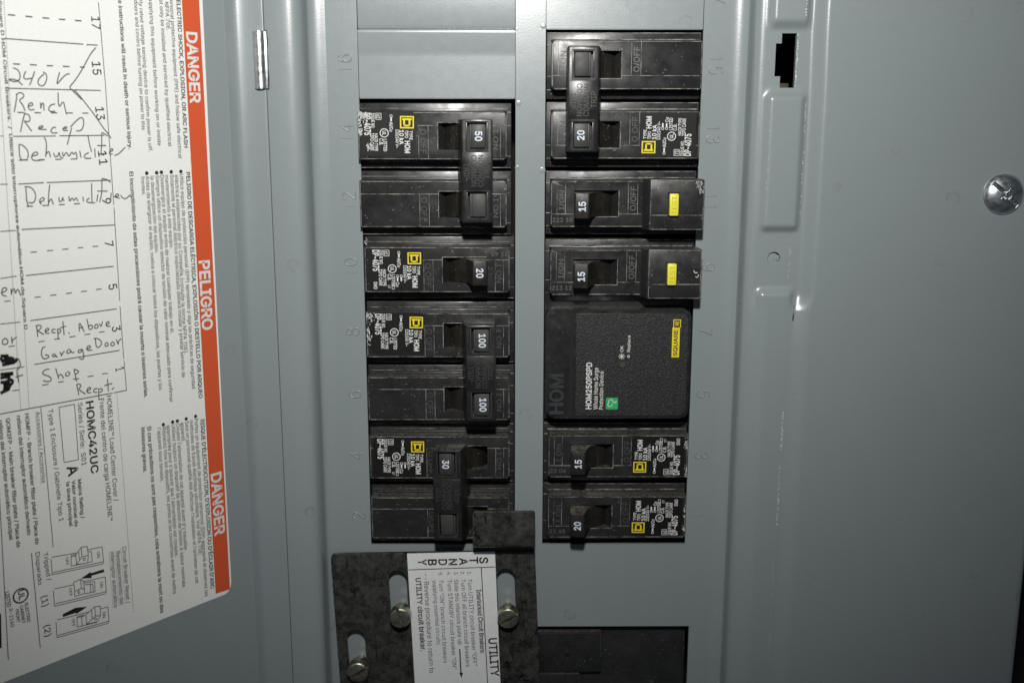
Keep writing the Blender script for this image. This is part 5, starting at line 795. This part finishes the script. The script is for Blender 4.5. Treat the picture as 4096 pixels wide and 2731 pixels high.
def date_code(h, s, col='engr'):
    bm = bmesh.new(); text(bm, s, (.335, -.268), (.335+.05*len(s), -.268), .062, ZF, .6, .003); obj('date_code', bm, col, h, False)
GB = 'circuit breakers fitted in the panel'
def breaker(name, label, cat, x, y, left): return tag(empty(name, (x, y, 0), (0, 0, math.pi if left else 0)), label, cat, GB)
# right column
b = breaker('double_breaker', 'black double-pole breaker with tie handle marked 20, top of the right column', 'circuit breaker', 0, -.02, False)
put_housing(b, 0, False, False, 'I/ON', 'O/OFF', 'engr'); put_housing(b, -1, False, True); toggle(b, 0, short=True); toggle(b, -1, short=True); tie(b, (None, '20')); sticker(b, -1, '73')
def afci(y, label, code):
    b = breaker('test_button_breaker', label, 'circuit breaker', 0, y, False)
    h = put_housing(b, 0, True, False, 'I/ON', 'O/OFF', 'engr'); toggle(b, -.01, False, '15'); date_code(h, code)
    bm = bmesh.new(); box(bm, 2.04, 2.175, -.155, .170, .35, .475, .018, 2); t = obj('test_button', bm, 'ybtn', b)
    bm = bmesh.new(); text(bm, 'TEST', (2.145, -.125), (2.145, .14), .075, .4755, .5, .006); obj('embossed_text', bm, 'ybtn_text', t, False)
    bm = bmesh.new(); box(bm, 2.022, 2.192, -.17, .19, .394, .3985); obj('button_well', bm, 'dark', b, False)
    return b
b1 = afci(-2.03, 'black breaker with yellow test button, directly below the double breaker marked 20', '222 10')
b2 = afci(-3.06, 'black breaker with yellow test button, directly above the wide surge protector', '213 12')
bm = bmesh.new()
for pl in ([(2.44, .06), (2.46, .02), (2.50, .03)], [(2.47, -.03), (2.50, -.05), (2.52, .0)]): ribbon(bm, pl, .014, .3995)
obj('pale_scrape', bm, 'chip', b2, False)
bm = bmesh.new(); rs = random.Random(4)
for k in range(26):
    x, y = 2.43+rs.random()**.5*.11, .35-rs.random()**1.5*.16; seg_quad(bm, (x, y), (x+rs.uniform(-.02, .02), y-rs.uniform(.01, .05)), rs.uniform(.004, .012), .3995)
obj('pale_scrape', bm, 'chip', b1, False)
def single(y, x, left, num, label, issue, code):
    b = breaker('single_breaker', label, 'circuit breaker', x, y, left)
    h = put_housing(b, 0, False, True); toggle(b, 0, False, num); sticker(b, 0, issue, True, True); date_code(h, code); return b
s3 = single(-5.965, -.005, False, '15', 'black single-pole breaker with toggle marked 15, directly below the wide surge protector', '61', '22 06')
s1 = single(-6.97, -.005, False, '20', 'black single-pole breaker with dusty toggle marked 20, bottom of the right column', '61', '21 45')
s10 = single(-3.02, 0, True, '20', 'black single-pole breaker with toggle marked 20, third from the top in the left column', '61', '21 45')
# left column
b = breaker('double_breaker', 'black double-pole breaker with tie handle marked 50, at the top of the left column', 'circuit breaker', -.045, -2.035, True)
put_housing(b, 0); put_housing(b, -1, False, True); toggle(b, 0, short=True); toggle(b, -1, short=True); tie(b, (None, '50')); sticker(b, -1, '62', False, False, False, .03, -.012)
def chips(root, spots, seed, z=ZF+.0095):
    bm = bmesh.new(); rs = random.Random(seed)
    for (x, y, rx, ry, n) in spots:
        for k in range(n):
            a = x+rs.gauss(0, rx*.5); c = y+rs.gauss(0, ry*.5); a = min(a, 2.485); l = rs.uniform(.01, .05); th = rs.choice((.5, -.9, 1.4, -.4))
            seg_quad(bm, (a, c), (min(2.49, a+l*math.cos(th)), c+l*math.sin(th)), rs.uniform(.004, .016), z+.0001*k)
    obj('scraped_paint', bm, 'chip', root, False)
chips(b, ((2.42, -1.30, .10, .06, 70), (2.46, -1.12, .03, .14, 40), (2.34, -.84, .03, .05, 16)), 5)
b = breaker('double_breaker', 'black double-pole breaker with tie handle marked 100 twice, in the middle of the left column', 'circuit breaker', 0, -5.03, True)
put_housing(b, 0); put_housing(b, -1, False, True); toggle(b, 0, short=True); toggle(b, -1, short=True); tie(b, ('100', '100'), rot=(0, 0, .006)); sticker(b, -1, '73', False, False, False, -.01, -.015)
chips(b, ((2.43, -1.29, .10, .06, 40), (2.46, -1.0, .03, .16, 34)), 8)
b = breaker('double_breaker', 'black double-pole breaker with tie handle marked 30, bottom left beside the metal tab', 'circuit breaker', 0, -6.98, True)
put_housing(b, 0, False, False, 'I/ON', 'O/OFF'); put_housing(b, -1, False, True); toggle(b, 0, True, None, True); toggle(b, -1, True, None, True); tie(b, (None, '30'), True, -.01, .01, (0, .10, .012)); sticker(b, -1, '73', False, True)
chips(s3, ((2.46, .18, .03, .10, 26), (2.47, -.24, .02, .08, 18)), 11); chips(s1, ((2.47, .1, .02, .2, 14), (2.47, -.2, .02, .05, 10)), 12); chips(s10, ((2.46, -.40, .03, .03, 6),), 13)
# ================================================================= surge protector
sp = breaker('surge_protector', 'wide black surge protector block with yellow badge and green cloud symbol', 'surge protector', 0, -4.47, False)
f = bmesh.new(); prism(f, rrect(.262, 2.455, -.845, .845, .12, 8), -.2, .29, .045, 4); box(f, .235, 2.50, -.96, .96, -1, -.085, .012)
o = obj('housing', f, 'tie', sp, True, 20)
bm = bmesh.new(); prism(bm, rrect(.70, 2.405, -.80, .80, .10, 8, (1, 0, 0, 1)), .28, .302, .008, 2); obj('textured_face', bm, 'grain', sp, False)
bm = bmesh.new(); box(bm, .612, .66, -.83, .83, .288, .2925); obj('groove', bm, 'dark', sp, False)
bm = bmesh.new(); text(bm, 'HOM', (.515, -.775), (.515, -.145), .205, .289, 1.0, .022); obj('raised_lettering', bm, 'rim', sp, False)
yy = lambda y: -(y-1140)*.002235
xx = lambda x: .262+(x-235)*.002175
bm = bmesh.new(); z = .3035
for s, x, y0, y1, h, bo in (('HOM250PSPD', 552, 1450, 1120, 40, 1.3), ('Whole Home Surge', 597, 1452, 1157, 31, .3), ('Protection Device', 635, 1452, 1182, 29, .3), ('OK', 770, 1047, 1003, 22, .3), ('Replace', 818, 1047, 932, 22, .2)):
    text(bm, s, (xx(x), yy(y0)), (xx(x), yy(y1)), h*.0021, z, bo)
for k in range(8):
    a = k*math.pi/4; c = Vector((xx(760), yy(1078))); seg_quad(bm, (c.x+.022*math.cos(a), c.y+.022*math.sin(a)), (c.x+.048*math.cos(a), c.y+.048*math.sin(a)), .009, z)
poly_face(bm, circle(xx(760), yy(1078), .018, 12), z)
for k in range(14):
    a0, a1 = 2*math.pi*k/14, 2*math.pi*(k+1)/14; cx, cy = xx(808), yy(1078)
    bm.faces.new([bm.verts.new((cx+q*math.cos(a), cy+q*math.sin(a), z)) for q, a in ((.021, a0), (.021, a1), (.012, a1), (.012, a0))])
obj('printed_text', bm, 'white', sp, False)
bm = bmesh.new(); poly_face(bm, circle(xx(768), yy(1135), .04, 16), .3032); obj('indicator_window', bm, 'indicator', sp, False)
bm = bmesh.new(); prism(bm, rrect(xx(655), xx(741), yy(1452), yy(1369), .02, 3), .300, .3040); g = obj('green_symbol', bm, 'green', sp, False)
bm = bmesh.new()
gx = lambda x: xx(655+x); gy = lambda y: yy(1369+y)
ribbon(bm, [(gx(20), gy(62)), (gx(12), gy(50)), (gx(20), gy(36)), (gx(20), gy(22)), (gx(32), gy(10)), (gx(44), gy(14)), (gx(50), gy(26)), (gx(48), gy(30))], .010, .3052)
ribbon(bm, [(gx(20), gy(62)), (gx(34), gy(62)), (gx(44), gy(52)), (gx(46), gy(46))], .010, .3053)
for a, c in (((52, 40), (64, 26)), ((64, 26), (62, 40)), ((62, 40), (76, 24))): seg_quad(bm, (gx(a[0]), gy(a[1])), (gx(c[0]), gy(c[1])), .010, .3054)
obj('cloud_symbol', bm, 'white', g, False)
bm = bmesh.new(); x0, x1 = xx(1110), xx(1163); z = .3032
poly_face(bm, [(x0, yy(1085)), (x1, yy(1085)), (x1, yy(885)), (x0, yy(885))], z)
for a in ((1110, 885, 1163, 878), (1110, 828, 1163, 822), (1110, 878, 1116, 828), (1157, 878, 1163, 828), (1124, 868, 1150, 838)): poly_face(bm, [(xx(a[0])+.012*(a[1] < 880), yy(a[1])), (xx(a[2])+.012*(a[1] < 880), yy(a[1])), (xx(a[2])+.012*(a[1] < 880), yy(a[3])), (xx(a[0])+.012*(a[1] < 880), yy(a[3]))], z)
bg = obj('yellow_badge', bm, 'yellow', sp, False)
bm = bmesh.new(); text(bm, 'SQUARE', (xx(1149), yy(1076)), (xx(1149), yy(893)), .060, .3045, 1.0); text(bm, 'D', (xx(1149)+.012, yy(866)), (xx(1149)+.012, yy(842)), .048, .3046, 1.0); obj('badge_lettering', bm, 'ink', bg, False)
# ================================================================= main breaker under the plate
mb = tag(empty('main_breaker', (0, -9.0, 0)), 'large black breaker in the bottom opening, half hidden by the metal plate', 'circuit breaker', GB)
bm = bmesh.new(); box(bm, -.07, 2.62, -4, -.03, -1.2, -.16, .02); obj('housing', bm, 'black', mb)
bm = bmesh.new(); box(bm, -.05, 1.22, -.78, -.05, -.3, -.05, .02); box(bm, -.05, .86, -3.5, -.80, -.3, -.02, .02); h = obj('cover_step', bm, 'black', mb)
bm = bmesh.new(); prism(bm, circle(.65, -.44, .05, 16), -.06, -.035, .01); obj('cover_rivet', bm, 'tie', h)
bm = bmesh.new()
for a, c in (((0, -.075), (1.2, -.075)), ((1.2, -.075), (1.2, -.5)), ((0, -.795), (.86, -.795)), ((.86, -.8), (.86, -1.3))): seg_quad(bm, a, c, .010, -.0478 if c[1] > -.78 else -.0178)
obj('mould_and_edge_lines', bm, 'faint', h, False)
# ================================================================= sliding interlock plate
ip = tag(empty('interlock_plate', (-1.5, -8.8, 0)), 'dark mottled metal interlock plate with white instruction sticker and folded tab', 'metal plate')
off = Vector((1.5, 8.8, 0))
def shift(o): o.data.transform(Matrix.Translation(off)); return o
f = bmesh.new(); prism(f, [(-3.04, -10.9), (-3.164, -7.66), (-3.155, -7.615), (-3.125, -7.585), (-3.08, -7.575), (.085, -7.53), (.102, -7.60), (.235, -10.9)], .14, .20, .014, 3)
cut = bmesh.new()
for a in ((-2.103, -7.995, -2.072, -8.78, .145), (-.369, -7.965, -.336, -8.78, .143), (-2.80, -9.02, -2.762, -9.85, .147)): prism(cut, capsule(*a), 0, .5)
f = carved(f, cut)
for e in f.edges: pass
plate = shift(obj('plate', f, 'steel', ip, True, 30))
prof = [(-7.56, .15), (-7.46, .155), (-7.385, .19), (-7.365, .30), (-7.35, .42), (-7.32, .478), (-7.27, .492), (-6.74, .492)]
bm = bmesh.new(); th = .055; P = [Vector(p) for p in smoothprof(prof, 2)]
nr = []
for i, p in enumerate(P):
    t_ = (P[min(i+1, len(P)-1)]-P[max(i-1, 0)]).normalized(); nr.append(Vector((-t_.y, t_.x)))
def tabx(side, y):
    if side < 0: return -.882+max(0, .05-(-6.74-y))*.0+(.05-math.sqrt(max(0, .05**2-max(0, y+6.79)**2)) if y > -6.79 else 0)
    return .09-(.05-math.sqrt(max(0, .05**2-max(0, y+6.79)**2)) if y > -6.79 else 0)
P2 = P[:-1]+[Vector((-6.79, .492)), Vector((-6.765, .492)), Vector((-6.75, .492)), Vector((-6.742, .492)), Vector((-6.74, .492))]
P = [p for i, p in enumerate(P2) if i == 0 or p.x > P2[i-1].x or p.x < -7.25]; nr = []
for i, p in enumerate(P):
    t_ = (P[min(i+1, len(P)-1)]-P[max(i-1, 0)]).normalized(); nr.append(Vector((-t_.y, t_.x)))
for i in range(len(P)-1):
    q = []
    for j in (i, i+1):
        lo = P[j]-nr[j]*th/2; hi = P[j]+nr[j]*th/2
        q.append([bm.verts.new((tabx(s, P[j].x), c.x, c.y)) for s, c in ((-1, lo), (1, lo), (1, hi), (-1, hi))])
    for k in range(4): bm.faces.new((q[0][k], q[0][(k+1) % 4], q[1][(k+1) % 4], q[1][k]))
    if i == len(P)-2: bm.faces.new(q[1])
    if i == 0: bm.faces.new(q[0][::-1])
bmesh.ops.remove_doubles(bm, verts=bm.verts, dist=1e-5)
bmesh.ops.bevel(bm, geom=[e for e in bm.edges if len(e.link_faces) == 2 and e.calc_face_angle(0) > 1.1], offset=.016, segments=3, affect='EDGES')
shift(obj('tab', bm, 'steel', ip, True, 40))
bm = bmesh.new(); a, b_, c, d = [Vector(p) for p in IL_]
e1 = a+(d-a)*1.3; e2 = b_+(c-b_)*1.3
prism(bm, [tuple(p) for p in (a, e1, e2, b_)], .1995, .2045); st = shift(obj('instruction_sticker', bm, 'paper2', ip, False))
bm = bmesh.new()
for s, p, q, h, bo in IT_: text(bm, s, p, q, h, .2062, bo*1.1)
shift(obj('printed_text', bm, 'ink', st, False))
bm = bmesh.new()
for x0, y0, x1, y1, wd in ID_: seg_quad(bm, (x0, y0), (x1, y1), wd, .2058)
poly_face(bm, IA_, .2058); shift(obj('ruled_lines', bm, 'ink', st, False))
bm = bmesh.new(); rs = random.Random(21)  # broken bright strips: painted rim highlights on worn edges
def worn_glints(a, b_, z, n):
    a = Vector(a); b_ = Vector(b_)
    for k in range(n):
        if rs.random() < .8:
            p = a+(b_-a)*(k/n); q = a+(b_-a)*((k+rs.uniform(.5, 1))/n); seg_quad(bm, p, q, rs.uniform(.006, .014), z+.0002*(k % 3))
worn_glints((-3.07, -7.582), (-.9, -7.552), .2012, 40); worn_glints((-3.156, -7.70), (-3.06, -10.2), .2012, 40); worn_glints((-.85, -6.748), (.05, -6.748), .5205, 18); worn_glints((-.874, -6.82), (-.874, -7.25), .5205, 8)
shift(obj('worn_edge_glint', bm, 'brasszinc', ip, False))['kind'] = 'stuff'
# ================================================================= screws
def slotted(x, y, ang, label):
    s = tag(empty('slotted_screw', (x, y, 0), (0, 0, 0)), label, 'screw', 'slotted screws through the metal plate')
    f = bmesh.new(); prof = [(0.10, -.3), (.10, .205), (.166, .205), (.170, .215), (.170, .365), (.163, .392), (.148, .405), (.10, .412), (.0, .415)]
    n = 36; R = [[f.verts.new((r*math.cos(2*math.pi*k/n), r*math.sin(2*math.pi*k/n), z)) for k in range(n)] for r, z in prof[:-1]]
    for i in range(len(R)-1):
        for k in range(n): f.faces.new((R[i][k], R[i][(k+1) % n], R[i+1][(k+1) % n], R[i+1][k]))
    f.faces.new(R[-1]); f.faces.new(R[0][::-1])
    cut = bmesh.new(); t = bmesh.new(); box(t, -.3, .3, -.022, .022, .345, .6); merge(cut, t, Matrix.Rotation(ang, 4, 'Z'))
    o = obj('screw_head', carved(f, cut), 'brasszinc', s, True, 30); return s
slotted(-2.057, -8.59, math.radians(104), 'slotted screw in the plate slot left of the white sticker, its slot nearly upright')
slotted(-.331, -8.60, math.radians(27), 'slotted screw in the plate slot right of the white sticker')
slotted(-2.76, -9.53, math.radians(30), 'slotted screw in the lowest plate slot at the bottom edge')
cs = tag(empty('cover_screw', (6.882, -1.857, hf(6.8, -1.8))), 'shiny domed zinc screw in the right side of the grey cover', 'screw')
f = bmesh.new(); n = 48; prof = [(.295, -.05), (.297, .0), (.295, .02), (.28, .045), (.25, .072), (.2, .10), (.14, .122), (.07, .134)]
R = [[f.verts.new((r*math.cos(2*math.pi*k/n), r*math.sin(2*math.pi*k/n), z)) for k in range(n)] for r, z in prof]
for i in range(len(R)-1):
    for k in range(n): f.faces.new((R[i][k], R[i][(k+1) % n], R[i+1][(k+1) % n], R[i+1][k]))
f.faces.new(R[-1]); f.faces.new(R[0][::-1])
for bx4 in ((-.272, .272, -.034, .034, .030), (-.030, .031, -.10, .10, .025)):
    cut = bmesh.new(); t = bmesh.new(); box(t, *bx4, .3); merge(cut, t, Matrix.Rotation(math.radians(-41), 4, 'Z')); f = carved(f, cut)
obj('screw_head', f, 'zinc', cs, True, 25)
bm = bmesh.new()
for sgn in (-1, 1):
    for k in range(9):
        t = bmesh.new(); x = sgn*(.11+.0165*k); box(t, x-.0045, x+.0045, -.033, .033, .02, .055); merge(bm, t, Matrix.Rotation(math.radians(-41), 4, 'Z'))
obj('slot_ribs', bm, 'zinc', cs, False)['kind'] = 'stuff'
flatprint()
